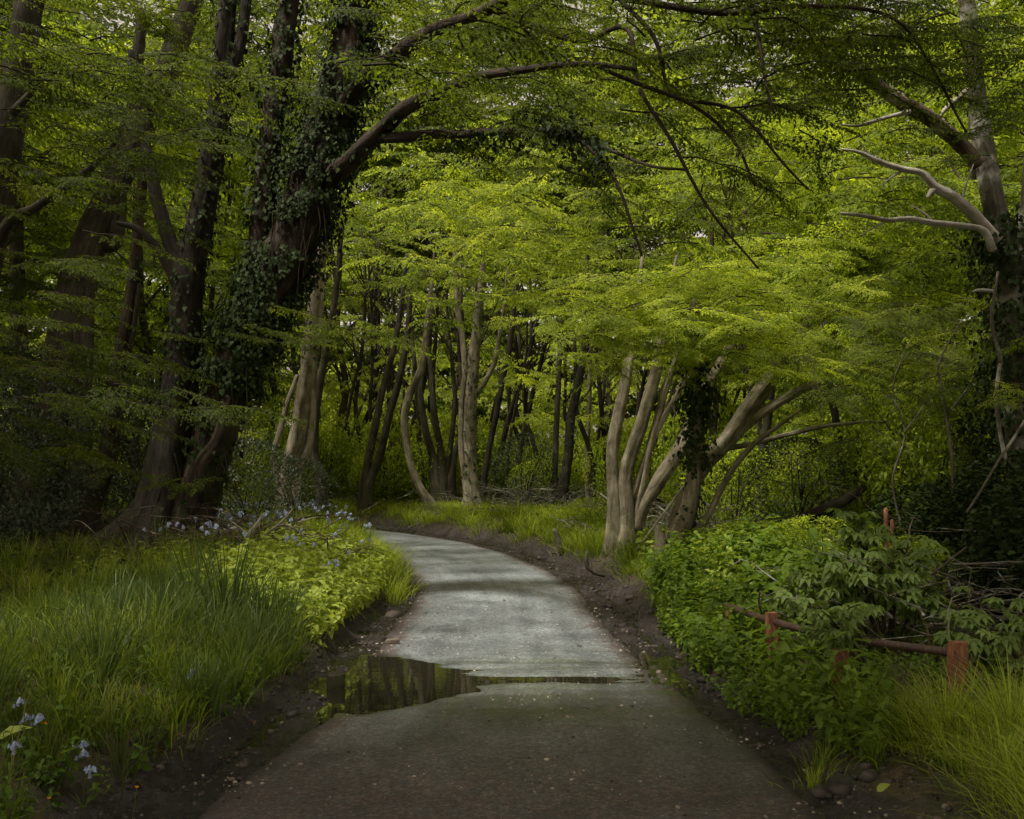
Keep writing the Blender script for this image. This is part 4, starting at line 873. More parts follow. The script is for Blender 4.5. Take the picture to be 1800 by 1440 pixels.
# lit inner verge of the bend
mb = MB()
c, _ = scatter(-8, -1.0, 10.5, 24, 1900, lambda x, y, s, d: (d < 0) * (s > .02 + .30 * (y < 13)) * (s < 2.6) * .95 * (y > 13.2 - (s > 1.2) * 2))
tufts(mb, c, 28, .10, .34, .75, .007, .74, bias=(.6, -.4))
c, _ = scatter(-12, -2, 22, 31, 500, lambda x, y, s, d: (d < 0) * (s > .1) * (s < 3) * .8)
tufts(mb, c, 22, .12, .28, .6, .009, .6)
tag(mb.build("grass", M_grass), "bright yellow green grass bulging over the inside of the bend", None, None, "stuff")
# far outer bank
mb = MB()
c, _ = scatter(-22, 2.6, 17.5, 35.5, 6500, lambda x, y, s, d: (d > 0) * sstep(.5, .8, s) * (s < 3.6) * 1.)
tufts(mb, c, 24, .14, .36, .7, .011, .68, bias=(-.3, -.5))
tag(mb.build("grass", M_grass), "long green grass along the top of the far outer bank", None, None, "stuff")
mb = MB()
c, _ = scatter(.8, 4.5, 13, 20, 900, lambda x, y, s, d: (d > 0) * sstep(.62, .9, s) * (s < 2.5) * .9)
tufts(mb, c, 24, .10, .27, .7, .008, .62, bias=(-.4, -.4))
tag(mb.build("grass", M_grass), "short grass round the foot of the many-stemmed clump", None, None, "stuff")
# right near verge
mb = MB()
c, _ = scatter(1.9, 5.2, 3.9, 6.6, 620, lambda x, y, s, d: (d > 0) * (s > .75) * .75)
tufts(mb, c, 34, .10, .30, .6, .006, .42)
c = np.array([[x, y, 0] for x, y in [(2.45, 6.6), (2.7, 6.4), (2.9, 6.3), (2.6, 6.3), (3.3, 6.3), (3.4, 6.5), (2.95, 6.1), (2.65, 5.7), (2.95, 5.5), (3.2, 5.9), (2.9, 5.1), (2.7, 5.0), (3.15, 5.2), (3.5, 6.2), (3.5, 5.6), (2.35, 6.9), (2.75, 6.6), (3.6, 6.8), (2.5, 4.8)]])
tufts(mb, c, 230, .16, .42, .85, .006, .72, bias=(-.5, -.2))
c = np.array([[x, y, 0] for x, y in [(1.85, 6.3), (1.98, 6.5), (1.75, 6.05), (2.15, 6.2)]]); tufts(mb, c, 60, .07, .2, .6, .005, .55)
tag(mb.build("grass", M_grass), "tall fine bright green grass below the rusty posts", None, None, "stuff")

# upright leafy herb template (nettle): opposite pairs of toothed leaves
def herb_tpl(r, pairs, h, leafL, wid, heart=.06):
    pos = []; fw = []; up = []; sc = []
    for i in range(pairs):
        t = (i + 1) / pairs; a0 = (i % 2) * PI / 2 + r.normal() * .25; s = leafL * (.5 + 1.2 * t * (1.25 - t) * 1.3) * (1.1 - .5 * t)
        for sd in (0, PI):
            a = a0 + sd; pos.append([0, 0, h * t]); fw.append([math.cos(a), math.sin(a), -.05 - .35 * (1 - t) + r.normal() * .12 + .3 * (t > .95)]); up.append([r.normal() * .2, r.normal() * .2, 1]); sc.append(s * r.uniform(.85, 1.15))
    L = stamp(leaf8(1, wid, .25, .18, heart), np.array(pos, float), basis(np.array(fw), np.array(up)), np.array(sc), r.normal(0, .08, len(pos)))
    st = strip([[0, 0, -.1], [0, 0, h * .5], [0, 0, h]], [.006, .004, .002], 0, 0); V = st.V.copy()
    a = np.arctan2(V[:, 2] - np.repeat([-.1, h * .5, h], 3), V[:, 0])        # turn the section to the horizontal
    for i in range(len(V)):
        z = [-.1, h * .5, h][i // 3]; V[i] = [V[i][0], V[i][2] - z, z]
    st.V = V
    return merge([L, st])
NT = [herb_tpl(rng, 7, .72, .185, .62) for _ in range(4)]; HB = [herb_tpl(rng, 5, .26, .075, .7, .08) for _ in range(4)]
def herbs(mb, P, T, s0, s1, tilt, dt, sc0=None):
    k_ = P[:, 2] > WATER + .03; P = P[k_]; sc0 = sc0 if sc0 is None else sc0[k_]
    n = len(P); v = rng.integers(len(T), size=n)
    f = np.stack([N(0, 1, n), N(0, 1, n), np.zeros(n)], -1); up = np.stack([N(0, tilt, n), N(0, tilt, n), np.ones(n)], -1); z = nrm(up); x = nrm(np.cross(nrm(f), z)); y = np.cross(z, x)
    R = np.stack([x, y, z], -1); s = U(s0, s1, n) if sc0 is None else sc0; d = dt + N(0, .1, n)
    for k in range(len(T)):
        m = v == k
        if m.any(): put(mb, stamp(T[k], P[m], R[m], s[m], d[m]))
mb = MB()
P, d = scatter(1.2, 5.2, 6.2, 14.6, 3000, lambda x, y, s, d: (d > 0) * (s > np.interp(y, [6, 7, 8, 10, 11, 12, 14.5], [.45, .06, .04, .12, .36, .5, .9])) * (x < np.interp(y, [6.2, 7, 8, 9.9, 11, 14], [2.1, 2.55, 2.35, 2.35, 3.4, 4.6])) * 1)
s = np.abs(d) - hwf(P[:, 1]); sc = np.clip(.40 + .35 * (s - .4), .36, .64) * (1 + .45 * vn(P[:, 0], P[:, 1], 1.6, 3)) * U(.75, 1.3, len(P)) * U(.8, 1.15, len(P)); herbs(mb, P, NT, 0, 0, .42, .56, sc)
tag(mb.build("nettles", M_nettle), "dense bank of nettles spilling to the right edge of the lane", None, None, "stuff")
mb = MB()
P, d = scatter(1.8, 6.5, 11.5, 16.5, 1000, lambda x, y, s, d: (d > 0) * (s > 1.1) * .8); herbs(mb, P, HB, 1.0, 2.0, .3, .68)
P, d = scatter(.6, 3, 12.5, 19, 500, lambda x, y, s, d: (d > 0) * (s > .8) * (s < 1.8) * .35); herbs(mb, P, HB, .6, 1.1, .3, .5)
tag(mb.build("brambles", M_herb), "sunlit yellow green brambles and herbs behind the nettle bank", None, None, "stuff")
mb = MB()
P, d = scatter(-4.5, -1.4, 9.9, 14.5, 2300, lambda x, y, s, d: (d < 0) * (s > .34) * (s < 1.7) * .95); herbs(mb, P, HB, .85, 1.75, .35, .72)
P, d = scatter(-6, -2.5, 11, 19, 900, lambda x, y, s, d: (d < 0) * (s > 1.2) * (s < 3.4) * .6); herbs(mb, P, HB, .7, 1.2, .3, .55)
tag(mb.build("herbs", M_herb), "low leafy herbs glowing on the left verge above the muddy edge", None, None, "stuff")
mb = MB()
P, d = scatter(-5, -1.6, 4.0, 9.5, 1500, lambda x, y, s, d: (d < 0) * (s > .38) * (.25 + .75 * (s < .9)) * .6); herbs(mb, P, HB, .35, 1.15, .35, .45)
P, d = scatter(1.9, 4.5, 4.0, 7.0, 520, lambda x, y, s, d: (d > 0) * (s > .7) * .5); herbs(mb, P, HB, .3, .7, .35, .45)
P, d = scatter(2.3, 5.2, 6.4, 10, 900, lambda x, y, s, d: (s > 1.) * (x > 2.6 + .0 * y) * .9); herbs(mb, P, HB, .5, 1.1, .4, .35)
tag(mb.build("weeds", M_nettle), "low broad-leaved weeds along the near verge edges", None, None, "stuff")
# forest floor cover and fallen leaves
mb = MB()
x = U(-16, 14, 46000); y = U(8, 40, 46000); d, _ = road_sd(x, y); k = (np.abs(d) - hwf(y) > 1.8) & (vn(x, y, .6, 3) > -.25); x, y = x[k], y[k]; n = len(x)
P = np.stack([x, y, tz(x, y) + np.abs(N(0, .09, n))], -1)
put(mb, stamp(ivyleaf, P, basis(N(0, 1, (n, 3)) * [1, 1, .3], N(0, .4, (n, 3)) + [0, 0, 1]), U(.05, .12, n), np.clip(N(.5, .2, n), 0, 1)))
tag(mb.build("ground_ivy", M_ivy), "creeping ivy and low green leaves over the woodland floor", None, None, "stuff")
mb = MB()
x = U(-14, 12, 42000); y = U(4, 34, 42000); d, _ = road_sd(x, y); s = np.abs(d) - hwf(y); k = (s > .15) & (U(0, 1, len(x)) < np.where(s < 1.2, .12, 1)); x, y = x[k], y[k]; n = len(x)
P = np.stack([x, y, tz(x, y) + .012 + np.abs(N(0, .012, n))], -1)
put(mb, stamp(leaf4(1, .6, .2, .3), P, basis(N(0, 1, (n, 3)) * [1, 1, .25], N(0, .4, (n, 3)) + [0, 0, 1]), U(.03, .075, n), np.clip(N(.5, .25, n), 0, 1)))
tag(mb.build("leaf_litter", M_dead), "brown fallen leaves littering the woodland floor", None, None, "stuff")

mb = MB(); x = U(-1.6, 1.6, 1600); y = U(4, 26, 1600); d, _ = road_sd(x, y); k = (np.abs(d) < hwf(y)) & (U(0, 1, 1600) < .12 + .5 * (np.abs(d) / hwf(y)) ** 3); x, y = x[k] , y[k]; z = surf(x, y)[0] + .008; k = z > WATER; x, y, z = x[k], y[k], z[k]; n = len(x)
put(mb, stamp(leaf4(1, .6, .1, .2), np.stack([x, y, z], -1), basis(N(0, 1, (n, 3)) * [1, 1, .1], N(0, .15, (n, 3)) + [0, 0, 1]), U(.012, .04, n), np.clip(N(.55, .3, n), 0, 1)))
tag(mb.build("leaf_litter", M_dead), "small dead leaves and bud scales blown over the lane", None, None, "stuff")
mb = MB()
c, _ = scatter(-7, -1.6, 4.2, 13, 420, lambda x, y, s, d: (d < 0) * (s > .45) * .8); tufts(mb, c, 7, .12, .42, .6, .004, .5)
c, _ = scatter(1.9, 5, 4.2, 9, 200, lambda x, y, s, d: (d > 0) * (s > .7) * .8); tufts(mb, c, 8, .12, .42, .6, .004, .5)
tag(mb.build("dry_grass", M_straw), "straw-coloured dead stalks mixed through the verge grass", None, None, "stuff")
# stones and grit on the lane edges
def rock_tpl(r):
    import itertools
    V = []; 
    for i in range(5):
        ph = PI * i / 4
        for j in range(7):
            th = 2 * PI * j / 7; k = 1 + r.normal() * .12; V.append([math.sin(ph) * math.cos(th) * k, math.sin(ph) * math.sin(th) * k * .8, math.cos(ph) * .55 * k])
    T = []
    for i in range(4):
        for j in range(7):
            a, b = i * 7 + j, i * 7 + (j + 1) % 7; T += [(a, a + 7, b + 7), (a, b + 7, b)]
    return Tpl(V, T, [0] * len(V), [0] * len(T))
def stone_mat():
    m, nt, nd, out = mat("grit_stone"); a = nd("ShaderNodeAttribute", attribute_name="tint"); r = ramp(nd, [(0, (.030, .023, .020)), (.35, (.09, .07, .055)), (.7, (.26, .22, .17)), (1, (.5, .45, .38))]); nt.links.new(a.outputs["Fac"], r.inputs[0])
    p = nd("ShaderNodeBsdfPrincipled"); p.inputs["Roughness"].default_value = .7; nt.links.new(r.outputs[0], p.inputs["Base Color"]); nt.links.new(p.outputs[0], out.inputs[0]); return m
M_stone = stone_mat(); RK = [rock_tpl(rng) for _ in range(4)]
mb = MB(); x = U(-2.4, 2.4, 30000); y = U(4, 17, 30000) ; d, _ = road_sd(x, y); e = np.abs(d) / hwf(y)
pr = np.where(e < 1.4, .10 + .55 * np.exp(-((e - .93) / .14) ** 2) + .6 * np.exp(-((d - .15) / .25) ** 2) * (y < 8.5), 0) * (vn(x, y, 1.3, 3) > -.2)
k = (U(0, 1, len(x)) < pr * .55); x, y, d = x[k], y[k], d[k]; n = len(x)
zs = surf(x, y)[0]; zt = tz(x, y); z = np.maximum(zs + .002, zt)
keep = z > WATER - .004; P = np.stack([x, y, z], -1)[keep]; n = len(P)
v = rng.integers(4, size=n); sz = .0075 * np.exp(N(0, .5, n)); R = basis(N(0, 1, (n, 3)) * [1, 1, .2], np.tile([0, 0, 1.], (n, 1)))
for kk in range(4):
    m_ = v == kk; put(mb, stamp(RK[kk], P[m_], R[m_], sz[m_], np.clip(N(.62, .25, m_.sum()), 0, 1)))
tag(mb.build("gravel", M_stone), "loose grit and small stones strewn over the lane", None, None, "stuff")
mb = MB(); x = U(-3, 3.2, 20000); y = U(4, 22, 20000); d, _ = road_sd(x, y); s = np.abs(d) - hwf(y); k = (s > -.16) & (s < np.where(d > 0, .8, .42)) & (U(0, 1, len(s)) < np.where(s < 0, .35, 1)); x, y = x[k], y[k]; n = len(x)
P = np.stack([x, y, tz(x, y)], -1); v = rng.integers(4, size=n); sz = .011 * np.exp(N(0, .6, n)); R = basis(N(0, 1, (n, 3)) * [1, 1, .2], np.tile([0, 0, 1.], (n, 1)))
for kk in range(4):
    m_ = v == kk; put(mb, stamp(RK[kk], P[m_], R[m_], sz[m_], np.clip(N(.12, .12, m_.sum()), 0, 1)))
tag(mb.build("mud_clods", M_stone), "dark clods of mud along both edges of the lane", None, None, "stuff")

# ------------------------------------------------------------------ palmate-leaved shrub
def fan_tpl(r, k=5, L=.15):
    pos = []; fw = []; sc = []
    for i in range(k):
        a = (i / (k - 1) - .5) * 3.4; pos.append([0, 0, 0]); fw.append([math.sin(a), math.cos(a), -.35 + r.normal() * .12]); sc.append(L * (1.1 - .12 * abs(a)) * r.uniform(.9, 1.1))
    return stamp(leaf8(1, .42, .22, .22), np.array(pos, float), basis(np.array(fw), np.tile([0, 0, 1.], (k, 1))), np.array(sc), r.normal(0, .05, k))
FAN = [fan_tpl(rng) for _ in range(4)]
def palmate_shrub(label, base, tips, group=None, s=1.):
    T = thing("shrub", label, "shrub", group); mb = MB(); nodes = []
    for i, tp in enumerate(tips):
        tp = np.array(tp, float); b0 = np.array([base[0] + N(0, .05), base[1] + N(0, .05), tz(base[0], base[1])[0] - .1]); mid = b0 * .45 + tp * .55 + [0, 0, .12]
        P, R = tube(mb, [b0, mid, tp], [.018, .012, .005], seg=6, M=16, seed=i, wob=.012)
        for j in range(9, 16):
            nodes += [(P[j], 1)] * (2 if j < 15 else 4)
        for j in (11, 13):
            e = P[j] + [U(-.35, .35), U(-.25, .15), U(.05, .25)]; Pb, _ = tube(mb, [P[j], (P[j] + e) / 2 + [0, 0, .04], e], [.007, .005, .003], seg=5, M=6, seed=i * 7 + j); nodes += [(Pb[-1], 1)] * 4 + [(Pb[3], 1)] * 2
    mb.build("stem", K_twig, T); mb = MB(); n = len(nodes); P = np.array([a for a, _ in nodes]); a = U(0, 2 * PI, n)
    f = np.stack([np.cos(a), np.sin(a) - .25, U(-.1, .35, n)], -1); off = nrm(f) * U(.05, .16, n)[:, None]; R = basis(f + [0, 0, -.3], np.stack([N(0, .2, n), N(0, .2, n) - .2, np.ones(n)], -1)); v = rng.integers(4, size=n)
    for kk in range(4):
        m_ = v == kk; put(mb, stamp(FAN[kk], (P + off)[m_], R[m_], s * U(.7, 1.1, m_.sum()), .5 + N(0, .12, m_.sum())))
    mb.build("foliage", M_shrub, T); return T
palmate_shrub("tall shrub with drooping palmate leaves behind the rusty rail", (3.35, 9.2), [at(px, py, Y) for px, py, Y in
    [(1500, 935, 9.2), (1540, 925, 9.4), (1480, 975, 9.0), (1570, 965, 9.5), (1455, 1030, 8.9), (1600, 1000, 9.3), (1630, 1040, 9.3), (1510, 1010, 8.8), (1580, 1050, 8.9), (1440, 1070, 8.8), (1650, 1060, 9.3), (1500, 1030, 9.3), (1620, 1075, 9.2)]], s=.82)
palmate_shrub("small palmate-leaved shoot hanging over the middle of the rusty rail", (2.75, 7.7), [at(px, py, Y) for px, py, Y in [(1450, 1092, 7.7), (1430, 1104, 7.8)]], s=.6)
palmate_shrub("low palmate-leaved shrub right of the tallest rusty post", (4.1, 8.2), [at(px, py, Y) for px, py, Y in [(1720, 1130, 8.1), (1690, 1080, 8.5), (1760, 1110, 8.3), (1780, 1160, 8)]], s=.7)

# ------------------------------------------------------------------ rusty post and rail
def rust_mat(name, c0, c1, c2, rough=.75):
    m, nt, nd, out = mat(name); L = nt.links.new; tc = nd("ShaderNodeNewGeometry")
    n1 = noise(nd, nt, mapping(nd, nt, tc.outputs["Position"], (1, 1, .35)), 24., 8, .7); n2 = noise(nd, nt, tc.outputs["Position"], 110., 4, .7); n3 = noise(nd, nt, tc.outputs["Position"], 9., 5, .6)
    r = ramp(nd, [(.3, c0), (.5, c1), (.68, c2)]); L(n1.outputs[0], r.inputs[0])
    rg = ramp(nd, [(.55, (0,) * 3), (.68, (1,) * 3)]); L(n3.outputs[0], rg.inputs[0])
    col = mixc(nd, nt, mathn(nd, nt, 'MULTIPLY', rg.outputs[0], .6), r.outputs[0], (.05, .06, .025))
    p = nd("ShaderNodeBsdfPrincipled"); L(col, p.inputs["Base Color"]); p.inputs["Roughness"].default_value = rough
    b = nd("ShaderNodeBump"); b.inputs["Strength"].default_value = .7; b.inputs["Distance"].default_value = .006; L(mathn(nd, nt, 'ADD', n1.outputs[0], n2.outputs[0]), b.inputs["Height"]); L(b.outputs[0], p.inputs["Normal"]); L(p.outputs[0], out.inputs[0]); return m
M_rust = rust_mat("flaking_red_rust", (.05, .02, .012), (.21, .075, .035), (.36, .17, .09)); M_rail = rust_mat("dark_rusted_pipe", (.025, .014, .010), (.06, .032, .022), (.11, .06, .04), .6)
FN = thing("fence", "rusty red posts carrying a dark round rail beside the lane", "fence")
def post(px, py, Y, w, lean=(0, 0), hdown=1.0, rz=.2):
    top = at(px, py, Y); mb = MB(); wd = w * Y / F * .82; dp = wd * .85; g = tz(top[0], Y)[0] - .25; h = top[2] - g; c, s = math.cos(rz), math.sin(rz); ring = []
    prof = [(-.5, -.5), (-.44, -.5), (.44, -.5), (.5, -.44), (.5, .44), (.44, .5), (-.44, .5), (-.5, .44), (-.5, -.44)][1:]
    rows = 14; V = []
    for i in range(rows):
        t = i / (rows - 1); ins = .94 if i == rows - 1 else 1.
        for a, b in prof:
            x, y = a * wd * ins * (1 + .015 * N()), b * dp * ins; V.append([top[0] + lean[0] * (t - 1) + x * c - y * s, Y + lean[1] * (t - 1) + x * s + y * c, g + h * min(t * 1.0, 1) - (.004 if i < rows - 1 and i == rows - 2 else 0)])
    k = 8; Q = [(i * k + j, i * k + (j + 1) % k, (i + 1) * k + (j + 1) % k, (i + 1) * k + j) for i in range(rows - 1) for j in range(k)]
    V.append([top[0], Y, top[2] + .003]); T = [((rows - 1) * k + j, (rows - 1) * k + (j + 1) % k, len(V) - 1) for j in range(k)]
    mb.add(V, T=T, Q=Q); mb.build("post", M_rust, FN, smooth=False)
post(1684, 1128, 7.0, 33, (.05, 0), rz=.12); post(1356, 1077, 8.6, 22, (-.01, 0), rz=.15); post(1478, 1140, 7.75, 28, (.03, 0), rz=.2); post(1283, 1062, 9.9, 16, rz=.1)
mb = MB(); tube(mb, [at(1275, 1064, 10), at(1356, 1092, 8.66), at(1480, 1121, 7.85), at(1672, 1147, 7.06)], [.030, .030, .030, .030], seg=14, M=40, rough=.01); mb.build("rail", M_rail, FN)
FP = thing("post", "thin reddish post strung with wire standing behind the palmate shrub", "post"); 
def thin_post(px, pt, Y, w):
    mb = MB(); t = at(px, pt, Y); g = tz(t[0], Y)[0]; r = w * Y / F / 2; tube(mb, [[t[0] + .02, Y, g - .1], [t[0], Y, (g + t[2]) / 2], t], [r, r, r * .9], seg=6, M=10, rough=.03); return mb.build("post", M_rust, FP)
thin_post(1557, 895, 11.5, 9); thin_post(1568, 915, 11.8, 7)
mb = MB(); tube(mb, [at(1557, 918, 11.45), at(1500, 870, 12.2), at(1450, 850, 13.5)], [.003] * 3, seg=4, M=10); tube(mb, [at(1557, 925, 11.45), at(1640, 935, 11.2), at(1720, 930, 11)], [.003] * 3, seg=4, M=10); mb.build("wire", M_rail, FP)

# ------------------------------------------------------------------ small things
SB = MB()
def chunk(px, py, Y, sx, sy, sz, name, label, cat, m, rz=.3, tilt=.1):
    p = at(px, py, Y); mb = MB(); r = np.random.default_rng(int(px)); n = 9; V = []; a = np.linspace(-1, 1, n)
    for face in range(6):
        A, B = np.meshgrid(a, a); K = np.ones_like(A); xyz = [(A, B, K), (A, -B, -K), (K, A, B), (-K, A, -B), (-A, K, B), (A, -K, B)][face]
        P = np.stack([q_.ravel() for q_ in xyz], -1); Pn = P / np.linalg.norm(P, axis=1, keepdims=True); P = P * .78 + Pn * .32; P = P * (1 + .05 * vn(P[:, 0] * 2 + P[:, 2] * 1.3 + px, P[:, 1] * 2 - P[:, 2], 1., 3)[:, None])
        P = P * [sx / 2, sy / 2, sz / 2]; P[:, 2] += P[:, 0] * tilt; c, s = math.cos(rz), math.sin(rz); P = np.stack([P[:, 0] * c - P[:, 1] * s, P[:, 0] * s + P[:, 1] * c, P[:, 2]], -1); mb.add(P + p, Q=grid_faces(n, n), bc=P)
    return tag(mb.build(name, m), label, cat)
chunk(590, 1200, 8.75, .13, .16, .15, "stone_block", "grey weathered stone block standing in the left edge of the puddle", "stone", K_grey, .35, .1)
chunk(690, 1128, 10.75, .13, .08, .05, "stone", "flat dark stone on the muddy lip behind the puddle", "stone", M_stone, .1, .1)
T = thing("stump", "broken pale tree stump with a splintered top beside the nettles", "stump"); mb = MB()
stems(mb, [[(1160, 1010, 30), (1162, 975, 27), (1160, 945, 23), (1154, 926, 12)], [(1164, 985, 18), (1172, 950, 12), (1176, 930, 5)]], 14.6, 16, True, .12, .2, .03); stems(mb, [[(1165, 945, 4), (1180, 935, 4), (1186, 922, 3)]], 14.6, 6, False); mb.build("trunk", K_pale, T)
T = thing("marker_post", "short grey leaning stake on the far bank above the mud", "post"); mb = MB(); tube(mb, [at(986, 962, 19.5) + [0, 0, -.1], at(980, 945, 19.5), at(974, 932, 19.5)], [.055, .05, .05], seg=8, M=8, rough=.03); mb.build("stake", K_lich, T)
def branchy(name, label, lst, Y, m, cat="branch", seg=8):
    mb = MB(); stems(mb, lst, Y, seg, False, .06, wob=.012, rough=.02); o = mb.build(name, m); return tag(o, label, cat)
branchy("fallen_branch", "pale forked dead branch lying below the big ivied tree",
    [[(420, 1000, 11), (428, 965, 11), (438, 940, 12), (450, 925, 9), (462, 905, 4)], [(438, 942, 8), (425, 932, 6), (408, 918, 4)], [(428, 965, 7), (455, 978, 5), (470, 965, 3)], [(420, 998, 9), (400, 1000, 6), (375, 1015, 4)]], 12.9, K_dead)
branchy("fallen_branch", "long thin pale branch arching beside the forked dead one",
    [[(440, 980, 6), (462, 945, 6), (490, 925, 5), (515, 930, 4), (535, 945, 3)], [(478, 930, 4), (500, 912, 3), (515, 895, 2)], [(462, 945, 4), (455, 920, 3), (470, 900, 2)]], 13.4, K_dead)
branchy("fallen_branch", "fat pale fallen branch resting in the litter at the big tree's foot",
    [[(370, 935, 14), (395, 932, 14), (420, 928, 9)], [(360, 960, 9), (400, 955, 8), (440, 960, 5)]], 13.6, K_dead)
branchy("fallen_branch", "bent dead root poking from the right bank above the mud",
    [[(1032, 970, 9), (1030, 990, 10), (1040, 1005, 9), (1062, 1012, 6)], [(1090, 1040, 6), (1110, 1030, 5), (1130, 1032, 4), (1150, 1020, 3)], [(1110, 1030, 4), (1105, 1015, 3)]], 15.0, K_grey)
branchy("fallen_branch", "mossy dead log leaning up at the far right edge", [[(1650, 1120, 18), (1700, 1080, 20), (1760, 1050, 22), (1820, 1035, 24)], [(1660, 1090, 9), (1720, 1050, 9), (1770, 1030, 8)]], 10.2, K_dark)
branchy("fallen_branch", "dark mossy trunk lying on the ground behind the bushes on the right", [[(1330, 960, 26), (1400, 920, 28), (1470, 885, 24), (1520, 855, 14)], [(1400, 920, 16), (1360, 960, 9), (1330, 985, 5)]], 17.5, K_dark, "log", 14)
branchy("fallen_branch", "thin straight dead stick leaning beside the pale curving trunk", [[(1118, 968, 5), (1150, 925, 5), (1185, 880, 4), (1215, 835, 3)]], 16.4, K_dead)
def brush(label, cx, cy, cz, rx, ry, rz, n, m, seed):
    mb = MB(); r = np.random.default_rng(seed)
    for i in range(n):
        a = r.uniform(0, 6.28); e = r.uniform(-.15, .45); L = r.uniform(.4, 1.3); p = np.array([cx + r.normal() * rx, cy + r.normal() * ry, 0]); p[2] = tz(p[0], p[1])[0] + abs(r.normal()) * rz
        v = np.array([math.cos(a), math.sin(a), e]) * L; c = np.array([r.normal(), r.normal(), abs(r.normal())]) * .12
        tube(mb, [p, p + v * .5 + c, p + v], [r.uniform(.006, .016), .006, .002], seg=4, M=7, seed=i, wob=.02)
        for j in range(2):
            b0 = p + v * r.uniform(.3, .8) + c * .7; w2 = np.array([r.normal(), r.normal(), r.uniform(0, .8)]) * .25; tube(mb, [b0, b0 + w2 * .6, b0 + w2], [.005, .004, .0015], seg=3, M=4, seed=j)
    return tag(mb.build("brushwood", m), label, "brushwood", None, "stuff")
brush("tangle of dead twigs at the foot of the big ivied tree", -3.6, 13.6, 0, .75, .6, .16, 150, K_peel, 1)
brush("heap of dead brushwood beyond the far verge", .9, 28, 0, 1.6, .8, .3, 150, K_lich, 2)
brush("dead sticks strewn at the wood's edge left of the bend's far verge", -3.4, 33.2, 0, 2.4, .7, .3, 150, K_lich, 3)
brush("dead twigs piled between the clump and the grass bank", 2.7, 19.2, 0, .8, .5, .22, 90, K_lich, 4)
brush("dry twigs under the shrub on the right", 4.3, 9.6, 0, .8, .6, .3, 130, K_lich, 5)

# slender bare saplings arching on the right
for lab, pl, Y in [("slender bare pale sapling forking below the dead limbs", [[(1675, 870, 7), (1672, 780, 7), (1660, 700, 6), (1650, 640, 5), (1690, 560, 4)], [(1672, 720, 5), (1710, 670, 4), (1745, 600, 3)]], 12.8),
                   ("thin sapling stem arching right toward the big right-edge tree", [[(1700, 900, 6), (1745, 830, 6), (1790, 760, 6), (1830, 700, 5)]], 11.5),
                   ("pair of thin grey sapling stems crossing beside the right-edge tree", [[(1760, 640, 9), (1745, 560, 8), (1755, 480, 6)], [(1770, 820, 9), (1752, 720, 9), (1760, 640, 9)]], 11.8),
                   ("thin twisting sapling between the dark trunk and the ivy bushes", [[(1585, 930, 5), (1570, 840, 5), (1590, 760, 4), (1570, 680, 4), (1600, 600, 3)], [(1590, 760, 3), (1640, 690, 3), (1680, 600, 2)]], 14.)]:
    T = thing("sapling", lab, "sapling"); mb = MB(); stems(mb, pl, Y, 7, False, .03, wob=.01); mb.build("stem", K_lich, T); mb = MB(); boughs(mb, region(pl[0][-1][0], pl[0][-1][1] + 60, 70, 80, Y - .3, Y + .6, 7), (-.3, -1, -.2), 'N', .45, 1.2, .2, .58); mb.build("foliage", [M_leaf, K_twig], T)

# ------------------------------------------------------------------ flowers, one plant each
def bluebell_mesh(seed, pink=False):
    r = np.random.default_rng(seed); mb = MB(); h = .30; P, R = tube(mb, [[0, 0, -.02], [.005, 0, h * .6], [.03, 0, h], [.08, 0, h + .01]], [.003, .003, .002, .001], seg=5, M=10, mat=1)
    bell = []; T = []
    for i in range(4):
        for j in range(6): a = j * PI / 3; rr = [.003, .008, .008, .014][i]; bell.append([rr * math.cos(a), rr * math.sin(a), -[0, .006, .018, .026][i]])
    for i in range(3):
        for j in range(6): a, b = i * 6 + j, i * 6 + (j + 1) % 6; T += [(a, b, b + 6), (a, b + 6, a + 6)]
    bt = Tpl(bell, T, [0] * 24, [0] * 36)
    n = 9; pos = []; fw = []
    for i in range(n): t = .58 + .42 * i / n; k = min(9, int(t * 9)); a = r.normal() * 1.2; pos.append(P[k] + [.016 * math.cos(a) + .01, .02 * math.sin(a), -.004 + U(-.01, .01)]); fw.append([r.normal() * .3 + .3, 1, r.normal() * .3])
    put(mb, stamp(bt, np.array(pos), basis(np.array(fw), np.tile([0, 0, 1.], (n, 1)) + N(0, .25, (n, 3))), U(.9, 1.2, n), .5 + N(0, .2, n)))
    m = 4; a = U(0, 6.28, m); blades(mb, np.zeros((m, 3)), U(.16, .25, m), U(.5, .9, m), a, np.full(m, .008), np.full(m, .4), 1)
    return mb.mesh("bluebell", [M_petal, M_nettle])
BB = [bluebell_mesh(k) for k in range(3)]
def plant(name, mesh, x, y, z, label, cat, group, s, rz):
    o = bpy.data.objects.new(name, mesh); C.objects.link(o); o.location = (x, y, z); o.rotation_euler = (N(0, .12), N(0, .12), rz); o.scale = (s, s, s); return tag(o, label, cat, group)
P, d = scatter(-6.5, -1.8, 11.5, 22, 2600, lambda x, y, s, d: (d < 0) * (s > .55) * (s < 3.0) * np.clip(.15 + .75 * (vn(x + 3, y, .7, 3) > .05), 0, 1) * .42)
P = P[:170]
for p in P: plant("bluebell", BB[rng.integers(3)], p[0], p[1], p[2] + .27, "pale bluebell flowering in the bright grass on the inside of the bend", "flower", "bluebells drifted over the lit verge", U(.6, .95), U(0, 6.28))
